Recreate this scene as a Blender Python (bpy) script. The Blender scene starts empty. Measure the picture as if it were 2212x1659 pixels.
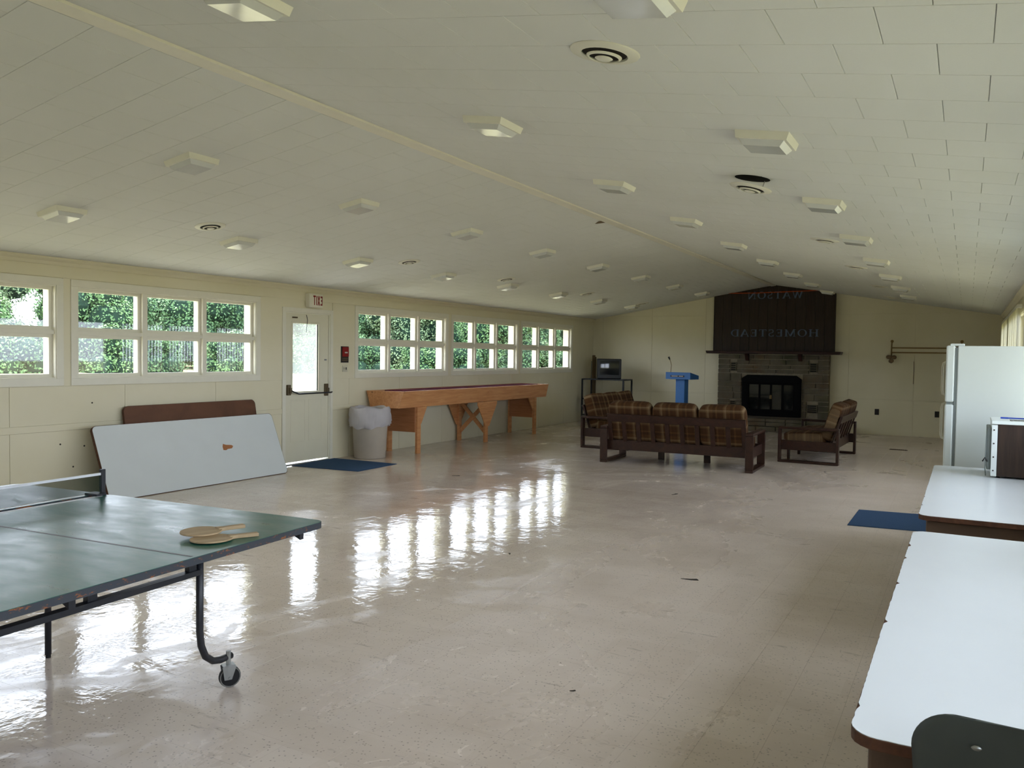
import bpy, bmesh, math, random
from mathutils import Vector, Matrix
random.seed(7)
S = bpy.context.scene
COL = S.collection
PI = math.pi

# ------------------------------------------------------------------ camera
F_PX, YAW, PITCH, ROLL, CAM_H = 1769.8, 0.50656, 0.034974, 0.014259, 1.50956
def camera_axes():
    cy, sy = math.cos(YAW), math.sin(YAW)
    fw = Vector((-sy*math.cos(PITCH), cy*math.cos(PITCH), -math.sin(PITCH)))
    ri = Vector((cy, sy, 0)); up = ri.cross(fw)
    c, s = math.cos(ROLL), math.sin(ROLL)
    return c*ri + s*up, -s*ri + c*up, fw
RI, UP, FW = camera_axes()
cam_d = bpy.data.cameras.new('camera'); cam = bpy.data.objects.new('camera', cam_d); COL.objects.link(cam)
cam_d.sensor_fit = 'HORIZONTAL'; cam_d.sensor_width = 36.0; cam_d.lens = 36.0*F_PX/2212.0
cam_d.clip_start = 0.05; cam_d.clip_end = 500
cam.matrix_world = Matrix(((RI.x, UP.x, -FW.x, 0), (RI.y, UP.y, -FW.y, 0), (RI.z, UP.z, -FW.z, CAM_H), (0, 0, 0, 1)))
S.camera = cam

# ------------------------------------------------------------------ sky, sun, exposure
SKY_STRENGTH, SUN_STRENGTH, EXPOSURE = 1.0, 2.6, 3.0
world = bpy.data.worlds.new('sky'); S.world = world; world.use_nodes = True
bg = world.node_tree.nodes['Background']; bg.inputs[0].default_value = (0.82, 0.91, 1.05, 1); bg.inputs[1].default_value = SKY_STRENGTH
sun_d = bpy.data.lights.new('sun', 'SUN'); sun_d.energy = SUN_STRENGTH; sun_d.angle = 0.02; sun_d.color = (1.0, 0.95, 0.86)
sun = bpy.data.objects.new('sun', sun_d); COL.objects.link(sun)
sun.rotation_euler = Vector((0.42, -0.22, -0.88)).to_track_quat('-Z', 'Y').to_euler()
S.view_settings.view_transform = 'Standard'; S.view_settings.look = 'None'
S.view_settings.exposure = EXPOSURE; S.view_settings.gamma = 1.0; S.view_settings.use_curve_mapping = False

# ------------------------------------------------------------------ measured room
XL, XR, YB, YF = -7.874, 0.592, 18.19, -4.6
XM = (XL + XR)/2; H1, H2 = 2.3976, 3.091
SL = (H2 - H1)/((XR - XL)/2); ANG = math.atan(SL)
def ceil_z(x): return H2 - SL*abs(x - XM)

# ------------------------------------------------------------------ helpers
def lin(c):
    c = c/255.0
    return c/12.92 if c <= 0.04045 else ((c+0.055)/1.055)**2.4
def rgb(r, g, b): return (lin(r), lin(g), lin(b), 1.0)

class NT:
    def __init__(s, name):
        s.m = bpy.data.materials.new(name); s.m.use_nodes = True
        s.t = s.m.node_tree; s.p = s.t.nodes['Principled BSDF']; s.out = s.t.nodes['Material Output']
    def n(s, kind, **kw):
        nd = s.t.nodes.new(kind)
        for k, v in kw.items():
            if k.startswith('i_'):
                key = k[2:]; nd.inputs[int(key) if key.isdigit() else key.replace('_', ' ')].default_value = v
            else: setattr(nd, k, v)
        return nd
    def l(s, a, b): s.t.links.new(a, b)
    def pos(s): return s.n('ShaderNodeNewGeometry').outputs['Position']
    def objc(s): return s.n('ShaderNodeTexCoord').outputs['Object']
    def noise(s, vec, scale, detail=3, rough=0.55, dist=0.0):
        nd = s.n('ShaderNodeTexNoise', i_Scale=scale, i_Detail=detail, i_Roughness=rough, i_Distortion=dist)
        if vec is not None: s.l(vec, nd.inputs['Vector'])
        return nd.outputs['Fac']
    def ramp(s, fac, stops, interp='LINEAR'):
        nd = s.n('ShaderNodeValToRGB'); nd.color_ramp.interpolation = interp
        e = nd.color_ramp.elements
        while len(e) < len(stops): e.new(0.5)
        for el, (p, c) in zip(e, stops): el.position = p; el.color = c if len(c) == 4 else (*c, 1)
        s.l(fac, nd.inputs[0]); return nd.outputs[0]
    def scale(s, vec, v):
        nd = s.n('ShaderNodeMapping'); nd.inputs['Scale'].default_value = v; s.l(vec, nd.inputs[0]); return nd.outputs[0]
    def math(s, op, a, b=None, c=None):
        nd = s.n('ShaderNodeMath', operation=op)
        for i, v in enumerate((a, b, c)):
            if v is None: continue
            if isinstance(v, (int, float)): nd.inputs[i].default_value = v
            else: s.l(v, nd.inputs[i])
        return nd.outputs[0]
    def mix(s, fac, a, b, mode='MIX'):
        nd = s.n('ShaderNodeMix', data_type='RGBA', blend_type=mode)
        for i, v in ((0, fac), (6, a), (7, b)):
            if isinstance(v, (int, float)): nd.inputs[i].default_value = v
            elif isinstance(v, tuple): nd.inputs[i].default_value = v
            else: s.l(v, nd.inputs[i])
        return nd.outputs[2]
    def bump(s, h, strength=0.3, dist=0.01):
        nd = s.n('ShaderNodeBump', i_Strength=strength, i_Distance=dist); s.l(h, nd.inputs['Height']); s.l(nd.outputs[0], s.p.inputs['Normal'])
    def set(s, col=None, rough=None, spec=None, metal=None):
        for k, v in (('Base Color', col), ('Roughness', rough), ('Specular IOR Level', spec), ('Metallic', metal)):
            if v is None: continue
            if isinstance(v, (int, float, tuple)): s.p.inputs[k].default_value = v
            else: s.l(v, s.p.inputs[k])
        return s

def plain(name, c, rough=0.5, spec=0.4, metal=0.0, var=0.06, nscale=8.0, bump=0.0):
    t = NT(name); v = t.noise(t.objc(), nscale, 4)
    lo = tuple(x*(1-var) for x in c[:3]); hi = tuple(min(1, x*(1+var)) for x in c[:3])
    t.set(t.ramp(v, [(0.3, lo), (0.7, hi)]), rough, spec, metal)
    if bump: t.bump(v, bump, 0.004)
    return t.m

def wood(name, dark, light, rough=0.45, axis=(1, 1, 12), scale=3.0, spec=0.35):
    t = NT(name); v = t.noise(t.scale(t.objc(), axis), scale, 5, 0.6, 0.8)
    t.set(t.ramp(v, [(0.3, dark), (0.7, light)]), rough, spec); t.bump(v, 0.12, 0.003); return t.m

def glass(name, tint=(1, 1, 1, 1), haze=0.0):
    t = NT(name); t.t.nodes.remove(t.p)
    tr = t.n('ShaderNodeBsdfTransparent'); tr.inputs[0].default_value = tint
    gl = t.n('ShaderNodeBsdfGlossy'); gl.inputs['Roughness'].default_value = 0.02
    fr = t.n('ShaderNodeFresnel'); bf = t.n('ShaderNodeNewGeometry').outputs['Backfacing']   # thin pane: same reflectance from both faces
    t.l(t.math('SUBTRACT', 1.5, t.math('MULTIPLY', bf, 1.5-1/1.5)), fr.inputs['IOR'])
    mx = t.n('ShaderNodeMixShader'); t.l(fr.outputs[0], mx.inputs[0]); t.l(tr.outputs[0], mx.inputs[1]); t.l(gl.outputs[0], mx.inputs[2])
    res = mx.outputs[0]
    if haze:
        tl = t.n('ShaderNodeBsdfTranslucent'); tl.inputs[0].default_value = (0.9, 0.95, 0.95, 1)
        m2 = t.n('ShaderNodeMixShader')
        nz = t.noise(t.scale(t.objc(), (1, 1.4, 0.7)), 1.6, 2)
        t.l(t.ramp(nz, [(0.35, (haze*0.6,)*3), (0.65, (haze,)*3)]), m2.inputs[0])
        t.l(res, m2.inputs[1]); t.l(tl.outputs[0], m2.inputs[2]); res = m2.outputs[0]
    t.l(res, t.out.inputs[0]); return t.m

def translucent(name, c, fac=0.5, rough=0.5):
    t = NT(name); t.set(c, rough, 0.3)
    tl = t.n('ShaderNodeBsdfTranslucent'); tl.inputs[0].default_value = c
    m2 = t.n('ShaderNodeMixShader'); m2.inputs[0].default_value = fac
    t.l(t.p.outputs[0], m2.inputs[1]); t.l(tl.outputs[0], m2.inputs[2]); t.l(m2.outputs[0], t.out.inputs[0]); return t.m

class G:
    """collects faces; build() links them as one mesh object"""
    def __init__(s): s.v = []; s.f = []
    def add(s, vs, fs, M=None):
        o = len(s.v)
        s.v += [tuple(M @ Vector(p)) if M else tuple(p) for p in vs]
        s.f += [tuple(i+o for i in f) for f in fs]; return s
    def box(s, x0, x1, y0, y1, z0, z1, M=None):
        vs = [(x0,y0,z0),(x1,y0,z0),(x1,y1,z0),(x0,y1,z0),(x0,y0,z1),(x1,y0,z1),(x1,y1,z1),(x0,y1,z1)]
        return s.add(vs, [(3,2,1,0),(4,5,6,7),(0,1,5,4),(1,2,6,5),(2,3,7,6),(3,0,4,7)], M)
    def hexa(s, lo, hi, M=None):      # two quads (4 points each), bottom and top
        return s.add(list(lo)+list(hi), [(3,2,1,0),(4,5,6,7),(0,1,5,4),(1,2,6,5),(2,3,7,6),(3,0,4,7)], M)
    def prism(s, poly, h0, h1, axis='z', M=None):
        n = len(poly)
        def P(a, b, h): return {'z': (a, b, h), 'y': (a, h, b), 'x': (h, a, b)}[axis]
        vs = [P(a, b, h0) for a, b in poly] + [P(a, b, h1) for a, b in poly]
        fs = [tuple(range(n-1, -1, -1)), tuple(range(n, 2*n))] + [(i, (i+1) % n, n+(i+1) % n, n+i) for i in range(n)]
        return s.add(vs, fs, M)
    def tube(s, pts, r, n=10, M=None):
        pts = [Vector(p) for p in pts]; rings = []; vs = []; fs = []
        for i, p in enumerate(pts):
            d = (pts[min(i+1, len(pts)-1)] - pts[max(i-1, 0)]).normalized()
            a = d.orthogonal().normalized() if i == 0 else (prev - d*prev.dot(d)).normalized()
            prev = a; b = d.cross(a); rr = r[i] if isinstance(r, (list, tuple)) else r
            vs += [tuple(p + a*rr*math.cos(2*PI*k/n) + b*rr*math.sin(2*PI*k/n)) for k in range(n)]
        for i in range(len(pts)-1):
            fs += [(i*n+k, i*n+(k+1) % n, (i+1)*n+(k+1) % n, (i+1)*n+k) for k in range(n)]
        fs += [tuple(range(n-1, -1, -1)), tuple(range((len(pts)-1)*n, len(pts)*n))]
        return s.add(vs, fs, M)
    def lathe(s, prof, n=24, M=None, closed=False, wob=None):
        vs = []; fs = []; m = len(prof)
        for i, (r, z) in enumerate(prof):
            for k in range(n):
                a = 2*PI*k/n; w = wob(a, z, i) if wob else 0
                vs.append(((r+w)*math.cos(a), (r+w)*math.sin(a), z))
        for i in range(m-1):
            fs += [(i*n+k, i*n+(k+1) % n, (i+1)*n+(k+1) % n, (i+1)*n+k) for k in range(n)]
        if not closed: fs += [tuple(range(n-1, -1, -1)), tuple(range((m-1)*n, m*n))]
        return s.add(vs, fs, M)
    def pillow(s, sx, sy, sz, e=0.35, nu=28, nv=14, M=None):     # rounded cushion, superellipsoid
        def pw(x, k): return math.copysign(abs(x)**k, x)
        vs = []; fs = []
        for j in range(nv+1):
            ph = -PI/2 + PI*j/nv
            for i in range(nu):
                th = 2*PI*i/nu
                vs.append((sx/2*pw(math.cos(ph), e)*pw(math.cos(th), e), sy/2*pw(math.cos(ph), e)*pw(math.sin(th), e), sz/2*pw(math.sin(ph), e*1.6)))
        for j in range(nv):
            fs += [(j*nu+i, j*nu+(i+1) % nu, (j+1)*nu+(i+1) % nu, (j+1)*nu+i) for i in range(nu)]
        return s.add(vs, fs, M)
    def mesh(s, name, smooth=False):
        me = bpy.data.meshes.new(name); me.from_pydata(s.v, [], s.f); me.update()
        if smooth:
            for p in me.polygons: p.use_smooth = True
        return me
    def build(s, name, mat, parent=None, smooth=False, bevel=0.0, M=None):
        o = link(name, s.mesh(name, smooth), mat, parent)
        if bevel:
            b = o.modifiers.new('edge', 'BEVEL'); b.width = bevel; b.segments = 2; b.limit_method = 'ANGLE'; b.angle_limit = 0.6
        if M: o.matrix_local = M
        return o

def link(name, me, mat, parent=None):
    if mat and not me.materials: me.materials.append(mat)
    o = bpy.data.objects.new(name, me); COL.objects.link(o)
    if parent: o.parent = parent
    return o
def thing(name, label, cat, loc=(0, 0, 0), rz=0, group=None):
    o = bpy.data.objects.new(name, None); COL.objects.link(o); o.empty_display_size = 0.1
    o.location = loc; o.rotation_euler = (0, 0, rz); o['label'] = label; o['category'] = cat
    if group: o['group'] = group
    return o
def tag(o, label, cat, group=None):
    o['label'] = label; o['category'] = cat
    if group: o['group'] = group
    return o
def struct(o, label=None):
    o['kind'] = 'structure'
    if label: o['label'] = label
    return o
def T(x, y, z): return Matrix.Translation((x, y, z))
def RX(a): return Matrix.Rotation(a, 4, 'X')
def RY(a): return Matrix.Rotation(a, 4, 'Y')
def RZ(a): return Matrix.Rotation(a, 4, 'Z')
ORD = ['nearest', 'second', 'third', 'fourth', 'fifth', 'sixth', 'seventh', 'eighth', 'ninth', 'tenth']

# ------------------------------------------------------------------ materials
def m_wall():
    t = NT('cream_wall_paint'); p = t.pos(); n1 = t.noise(p, 1.3, 4); n2 = t.noise(p, 60, 2)
    c = t.ramp(n1, [(0.3, rgb(226, 218, 188)), (0.7, rgb(232, 225, 199))])
    t.set(c, 0.5, 0.35); t.bump(n2, 0.05, 0.002); return t.m
def m_ceiling():
    t = NT('white_ceiling_tile'); p = t.pos(); n1 = t.noise(p, 0.5, 3); n2 = t.noise(p, 180, 2, 0.7)
    c = t.ramp(n1, [(0.3, rgb(224, 225, 218)), (0.7, rgb(231, 232, 227))])
    t.set(c, 0.85, 0.2); t.bump(n2, 0.25, 0.002); return t.m
def m_floor():
    t = NT('waxed_vinyl_tile'); p = t.pos()
    cell = t.n('ShaderNodeVectorMath', operation='SNAP'); t.l(p, cell.inputs[0]); cell.inputs[1].default_value = (0.2286, 0.2286, 10)
    wn = t.n('ShaderNodeTexWhiteNoise', noise_dimensions='3D'); t.l(cell.outputs[0], wn.inputs[0])
    base = t.ramp(wn.outputs[0], [(0.0, rgb(216, 201, 189)), (1.0, rgb(223, 209, 198))])
    fleck = t.n('ShaderNodeTexVoronoi', i_Scale=48.0, i_Randomness=1.0); t.l(p, fleck.inputs['Vector'])
    fk = t.ramp(fleck.outputs['Distance'], [(0.12, (0.22,)*3), (0.24, (1,)*3)])
    base = t.mix(0.55, base, fk, 'MULTIPLY')
    fl2 = t.n('ShaderNodeTexVoronoi', i_Scale=19.0); t.l(p, fl2.inputs['Vector'])
    base = t.mix(t.ramp(fl2.outputs['Distance'], [(0.03, (0.8,)*3), (0.09, (0,)*3)]), base, rgb(110, 96, 82))
    dirt = t.ramp(t.noise(t.scale(p, (0.8, 1.2, 1)), 1.1, 5, 0.62), [(0.40, (0,)*3), (0.85, (0.6,)*3)])
    base = t.mix(dirt, base, rgb(182, 166, 150))
    scuff = t.ramp(t.noise(t.scale(p, (2.2, 9.0, 1)), 1.3, 4, 0.7), [(0.63, (0,)*3), (0.74, (0.55,)*3)])
    base = t.mix(scuff, base, rgb(110, 94, 80))
    sp = t.n('ShaderNodeSeparateXYZ'); t.l(p, sp.inputs[0])                       # the walked strip along the tables has lost its wax
    walk = t.n('ShaderNodeMapRange', i_1=-3.4, i_2=-0.8, i_3=-0.06, i_4=0.30); walk.interpolation_type = 'SMOOTHSTEP'; t.l(sp.outputs[0], walk.inputs[0])
    wear = t.math('ADD', t.noise(t.scale(p, (1.0, 0.8, 1)), 0.8, 6, 0.62, 0.8), walk.outputs[0])
    r = t.ramp(wear, [(0.34, (0.05,)*3), (0.49, (0.08,)*3), (0.55, (0.22,)*3), (0.95, (0.40,)*3)])
    hole = t.ramp(t.noise(t.scale(p, (1.5, 0.9, 1)), 1.7, 7, 0.66, 1.0), [(0.57, (0,)*3), (0.60, (0.5,)*3)])   # patches where the wax is gone
    r = t.mix(hole, r, (0.33, 0.33, 0.33, 1))
    t.set(base, r, 0.5)
    h = t.math('ADD', t.noise(t.scale(p, (1.0, 1.5, 1)), 2.2, 4, 0.55, 0.8), t.math('MULTIPLY', t.noise(t.scale(p, (1.6, 1.0, 1)), 11.0, 3, 0.6), 0.26))
    t.bump(h, 0.5, 0.0065); return t.m
def m_plaid():
    t = NT('brown_plaid_fabric'); sx = t.n('ShaderNodeSeparateXYZ'); t.l(t.objc(), sx.inputs[0])
    def stripes(sock, k, off):
        f = t.math('FRACT', t.math('ADD', t.math('MULTIPLY', sock, k), off))
        return t.ramp(f, [(0.0, rgb(78, 52, 32)), (0.22, rgb(118, 92, 62)), (0.30, rgb(150, 126, 94)), (0.40, rgb(98, 68, 40)),
                          (0.62, rgb(60, 38, 24)), (0.78, rgb(112, 82, 52)), (0.88, rgb(72, 46, 28))], 'CONSTANT')
    a = stripes(sx.outputs[0], 4.3, 0.1); b = stripes(sx.outputs[2], 4.3, 0.3)
    c = t.mix(0.5, a, b)
    c = t.mix(0.22, c, rgb(40, 30, 24))
    n = t.noise(t.objc(), 160, 2)
    c = t.mix(0.5, c, t.ramp(n, [(0.3, (0.5,)*3), (0.7, (1,)*3)]), 'MULTIPLY')
    t.set(c, 0.95, 0.1); t.bump(n, 0.3, 0.004); return t.m
def m_green():
    t = NT('green_table_paint'); p = t.objc(); n = t.noise(t.scale(p, (2, 5, 1)), 2.2, 5, 0.65)
    t.set(t.ramp(n, [(0.3, rgb(20, 84, 70)), (0.7, rgb(32, 100, 88))]), t.ramp(n, [(0.32, (0.27,)*3), (0.7, (0.39,)*3)]), 0.7)
    t.bump(t.noise(t.scale(p, (3, 12, 1)), 5, 4), 0.12, 0.002); return t.m
def m_worn_edge():
    t = NT('worn_table_edge'); p = t.objc(); n = t.noise(t.scale(p, (1, 1, 2.5)), 22, 6, 0.72)
    t.set(t.ramp(n, [(0.56, rgb(58, 62, 68)), (0.64, rgb(150, 90, 46))]), 0.6, 0.3); return t.m
def m_stone():
    t = NT('grey_brown_stone'); p = t.pos(); n = t.noise(p, 5, 6, 0.65); n2 = t.noise(p, 2.1, 2)
    c = t.ramp(n2, [(0.3, rgb(100, 82, 60)), (0.5, rgb(108, 100, 84)), (0.7, rgb(80, 78, 56))])
    c = t.mix(0.4, c, t.ramp(n, [(0.3, (0.55,)*3), (0.7, (1,)*3)]), 'MULTIPLY')
    t.set(c, 0.85, 0.25); t.bump(n, 0.5, 0.01); return t.m
def m_pine():
    t = NT('knotty_pine'); p = t.objc(); g = t.noise(t.scale(p, (14, 1.0, 14)), 2.2, 5, 0.6, 0.7)
    c = t.ramp(g, [(0.3, rgb(196, 132, 82)), (0.7, rgb(222, 164, 112))])
    v = t.n('ShaderNodeTexVoronoi', i_Scale=2.6); t.l(t.scale(p, (2.0, 1.0, 2.0)), v.inputs['Vector'])
    c = t.mix(t.ramp(v.outputs['Distance'], [(0.03, (0.9,)*3), (0.10, (0,)*3)]), c, rgb(92, 44, 22))
    t.set(c, 0.4, 0.4); return t.m
def m_grass():
    t = NT('mown_grass'); p = t.pos(); n = t.noise(p, 0.25, 5, 0.6); n2 = t.noise(p, 9, 3)
    c = t.ramp(n, [(0.3, rgb(118, 116, 84)), (0.7, rgb(146, 142, 112))])
    c = t.mix(0.4, c, t.ramp(n2, [(0.3, (0.6,)*3), (0.7, (1,)*3)]), 'MULTIPLY')
    t.set(c, 0.9, 0.1); return t.m
def m_leaf(name, dark, light, nscale=0.6):
    t = NT(name); p = t.pos(); n = t.noise(p, nscale, 4, 0.65); n2 = t.noise(p, 7.0, 2)
    c = t.mix(0.5, t.ramp(n, [(0.35, dark), (0.68, light)]), t.ramp(n2, [(0.3, dark), (0.75, light)]))
    t.set(c, 0.7, 0.15); return t.m

MAT = dict(
    wall=m_wall(), ceil=m_ceiling(), floor=m_floor(), plaid=m_plaid(), green=m_green(), worn=m_worn_edge(), stone=m_stone(), pine=m_pine(), grass=m_grass(),
    white=plain('white_gloss_paint', rgb(233, 229, 212), 0.4, 0.4, var=0.02),
    outwhite=plain('white_outdoor_paint', rgb(225, 225, 220), 0.6, 0.3, var=0.03),
    door=plain('cream_door_paint', rgb(228, 223, 200), 0.4, 0.4, var=0.03, nscale=2),
    glass=glass('window_glass'), hazy=glass('hazy_door_glass', haze=0.16),
    grout=plain('dark_joint', rgb(92, 84, 74), 0.9, 0.1),
    mortar=plain('mortar', rgb(140, 130, 112), 0.95, 0.1, var=0.15, nscale=20),
    panelwood=wood('dark_stained_planks', rgb(32, 22, 16), rgb(54, 38, 26), 0.5, (14, 14, 1)),
    mantel=wood('dark_mantel_wood', rgb(40, 20, 14), rgb(62, 32, 22), 0.45, (1, 10, 10)),
    sofawood=wood('dark_sofa_wood', rgb(42, 25, 19), rgb(62, 38, 28), 0.35, (3, 3, 3), 5.0),
    ply=wood('brown_plywood', rgb(166, 108, 68), rgb(190, 130, 88), 0.5, (1, 1, 9)),
    brownboard=wood('brown_hardboard', rgb(92, 58, 38), rgb(112, 72, 48), 0.5, (1, 1, 10)),
    laminate=plain('white_laminate', rgb(226, 231, 236), 0.28, 0.5, var=0.015, nscale=3),
    greylam=plain('pale_grey_laminate', rgb(220, 226, 229), 0.5, 0.4, var=0.02, nscale=3),
    brownedge=plain('brown_table_edge', rgb(84, 54, 38), 0.6, 0.3, var=0.3, nscale=40),
    brownsteel=plain('brown_steel', rgb(92, 72, 58), 0.45, 0.4),
    blackmetal=plain('black_metal', rgb(30, 32, 38), 0.4, 0.45),
    steel=plain('zinc_steel', rgb(150, 152, 150), 0.35, 0.5, metal=0.8),
    bronze=plain('aged_bronze', rgb(98, 84, 62), 0.4, 0.5, metal=0.5),
    rubber=plain('black_rubber', rgb(26, 26, 27), 0.7, 0.3),
    tire=plain('grey_tread', rgb(110, 108, 104), 0.7, 0.3),
    blackplastic=plain('black_plastic', rgb(22, 23, 25), 0.35, 0.45),
    screen=plain('dark_screen_glass', rgb(34, 38, 40), 0.06, 0.6),
    fireglass=plain('dark_fire_glass', rgb(22, 26, 25), 0.05, 0.6),
    fireblack=plain('black_cast_iron', rgb(12, 12, 12), 0.8, 0.12),
    maroon=plain('maroon_felt', rgb(82, 28, 42), 0.95, 0.05, var=0.2, nscale=40),
    bluemat=plain('navy_carpet_mat', rgb(60, 82, 114), 0.95, 0.05, var=0.2, nscale=120, bump=0.4),
    bluepaint=plain('blue_paint', rgb(62, 116, 182), 0.45, 0.4, var=0.04),
    canplastic=plain('grey_beige_plastic', rgb(208, 198, 184), 0.5, 0.35, var=0.03),
    bag=translucent('white_bin_liner', rgb(226, 222, 226), 0.35, 0.3),
    fridge=plain('white_enamel', rgb(224, 232, 230), 0.32, 0.5, var=0.01, nscale=2),
    gasket=plain('grey_gasket', rgb(128, 136, 136), 0.6, 0.3),
    chair=plain('dark_grey_green_plastic', rgb(62, 68, 66), 0.45, 0.4, var=0.05),
    paddle=wood('pale_paddle_wood', rgb(160, 136, 104), rgb(188, 164, 128), 0.6, (1, 8, 1)),
    whiteline=plain('white_line_paint', rgb(222, 224, 228), 0.5, 0.3),
    net=None, red=plain('red_paint', rgb(140, 30, 26), 0.5, 0.3), orange=plain('orange_string', rgb(196, 84, 40), 0.6, 0.2),
    letter=plain('slate_blue_paint', rgb(92, 106, 130), 0.6, 0.3), ink=plain('blue_ink_plastic', rgb(40, 76, 190), 0.3, 0.5),
    paper=plain('pale_print', rgb(196, 190, 182), 0.6, 0.2), cork=plain('dusty_brown', rgb(112, 94, 70), 0.8, 0.2),
    scrap=plain('dark_scrap', rgb(58, 52, 48), 0.8, 0.2), litter=plain('shaded_leaf_litter', rgb(52, 48, 38), 0.95, 0.05, var=0.3, nscale=1), bark=plain('tree_bark', rgb(96, 86, 74), 0.9, 0.1, var=0.3, nscale=3),
    lens=plain('prismatic_glass', rgb(214, 216, 212), 0.12, 0.6, var=0.03), fixture=plain('cream_fixture_enamel', rgb(232, 230, 214), 0.4, 0.4, var=0.02),
    ductshade=plain('duct_shade_dark', rgb(40, 35, 30), 0.8, 0.2), woodgrain=wood('dark_woodgrain_vinyl', rgb(38, 28, 24), rgb(62, 46, 38), 0.4, (10, 10, 1)),
    concrete=plain('pale_concrete', rgb(206, 204, 196), 0.9, 0.1, var=0.06, nscale=2), shade_roof=plain('shade_roof_felt', rgb(90, 88, 84), 0.9, 0.1),
    blind=translucent('vertical_blind_vinyl', rgb(226, 222, 196), 0.24, 0.5), switch=plain('beige_switch', rgb(206, 200, 178), 0.4, 0.4),
    brownplate=plain('dark_outlet_plate', rgb(36, 30, 26), 0.4, 0.4), brass=plain('brass', rgb(150, 124, 78), 0.4, 0.5, metal=0.6),
)
def m_net():
    t = NT('green_net'); t.set(rgb(24, 46, 36), 0.9, 0.1)
    tr = t.n('ShaderNodeBsdfTransparent'); mx = t.n('ShaderNodeMixShader'); mx.inputs[0].default_value = 0.38
    t.l(tr.outputs[0], mx.inputs[1]); t.l(t.p.outputs[0], mx.inputs[2]); t.l(mx.outputs[0], t.out.inputs[0]); return t.m
MAT['net'] = m_net()
LEAF = [m_leaf('leaf_deep_green', rgb(40, 66, 50), rgb(112, 146, 96)), m_leaf('leaf_mid_green', rgb(48, 80, 56), rgb(132, 166, 106)), m_leaf('leaf_pale_green', rgb(62, 90, 66), rgb(164, 184, 138))]
LEAFCORE = plain('sky_block_core', rgb(34, 52, 42), 0.9, 0.05, var=0.3, nscale=2)  # dark filler cores added inside the crowns to block the sky

# ------------------------------------------------------------------ floor
def in_view(p, margin=0.0):
    d = Vector(p) - Vector((0, 0, CAM_H)); z = d.dot(FW)
    if z < 0.3: return None
    u = 1106 + F_PX*d.dot(RI)/z; v = 829.5 - F_PX*d.dot(UP)/z
    return z if (-margin < u < 2212+margin and -margin < v < 1659+margin) else None

floor = struct(G().box(XL-0.2, XR+0.2, YF-0.2, YB+0.2, -0.25, -0.0012).build('floor', MAT['grout']))
TP = 0.2286
def frustum(g, x0, x1, y0, y1, zb, zt, c, M=None):
    lo = [(x0, y0, zb), (x1, y0, zb), (x1, y1, zb), (x0, y1, zb)]; hi = [(x0+c, y0+c, zt), (x1-c, y0+c, zt), (x1-c, y1-c, zt), (x0+c, y1-c, zt)]
    return g.hexa(lo, hi, M)
tiles = []
ix0 = math.floor((XL + 0.652)/TP); 
for i in range(ix0, int((XR+0.652)/TP)+1):
    for j in range(int((YF-3.229)/TP)-1, int((YB-3.229)/TP)+1):
        x, y = -0.652 + i*TP, 3.229 + j*TP
        x0, x1, y0, y1 = max(x, XL), min(x+TP, XR), max(y, YF), min(y+TP, YB)
        if x1-x0 < 0.01 or y1-y0 < 0.01: continue
        z = in_view(((x0+x1)/2, (y0+y1)/2, 0))
        under = (x > -0.2 and 1.8 < y < 6.9)
        full = x1-x0 > TP-1e-4 and y1-y0 > TP-1e-4
        tiles.append((z if (z and full and not under) else 1e9, x0, x1, y0, y1))
tiles.sort()
tile_me = frustum(G(), 0, TP, 0, TP, -0.003, 0, 0.0004).mesh('floor_tile'); tile_me.materials.append(MAT['floor'])
for z, x0, x1, y0, y1 in tiles[:300]:
    o = bpy.data.objects.new('floor_tile', tile_me); COL.objects.link(o); o.parent = floor; o.location = (x0, y0, 0)
g = G()
for z, x0, x1, y0, y1 in tiles[300:]: frustum(g, x0, x1, y0, y1, -0.003, 0, 0.0004)
o = g.build('floor_tiles_beyond', MAT['floor'], floor); o['kind'] = 'stuff'

# ------------------------------------------------------------------ ceiling (two slopes of staggered tiles)
ov = 0.75
def slab(side, t0, t1, x_out):
    g = G(); zr0, ze = H2, H2 - SL*abs(x_out-XM)
    lo = [(XM, YF-0.2, zr0+t0), (x_out, YF-0.2, ze+t0), (x_out, YB+0.2, ze+t0), (XM, YB+0.2, zr0+t0)]
    hi = [(a, b, c+t1-t0) for a, b, c in lo]
    if side < 0: lo, hi = lo[::-1], hi[::-1]
    return g.hexa(lo, hi)
ceiling = bpy.data.objects.new('ceiling', None); COL.objects.link(ceiling); struct(ceiling)
for sd in (-1, 1):
    slab(sd, 0.006, 0.12, XM + sd*((XR-XL)/2+0.01)).build('ceiling_backing', MAT['grout'], ceiling)
shade_roof = bpy.data.objects.new('shade_roof', None); COL.objects.link(shade_roof); struct(shade_roof)  # unseen slab added over the ceiling to stop light leaks; eaves shade windows
for sd in (-1, 1): slab(sd, 0.13, 0.25, XM + sd*((XR-XL)/2+ov)).build('shade_roof_slope', MAT['shade_roof'], shade_roof)
PX, PY = 0.3152, 0.3205
ct = []
half = (XR-XL)/2/math.cos(ANG)
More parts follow.
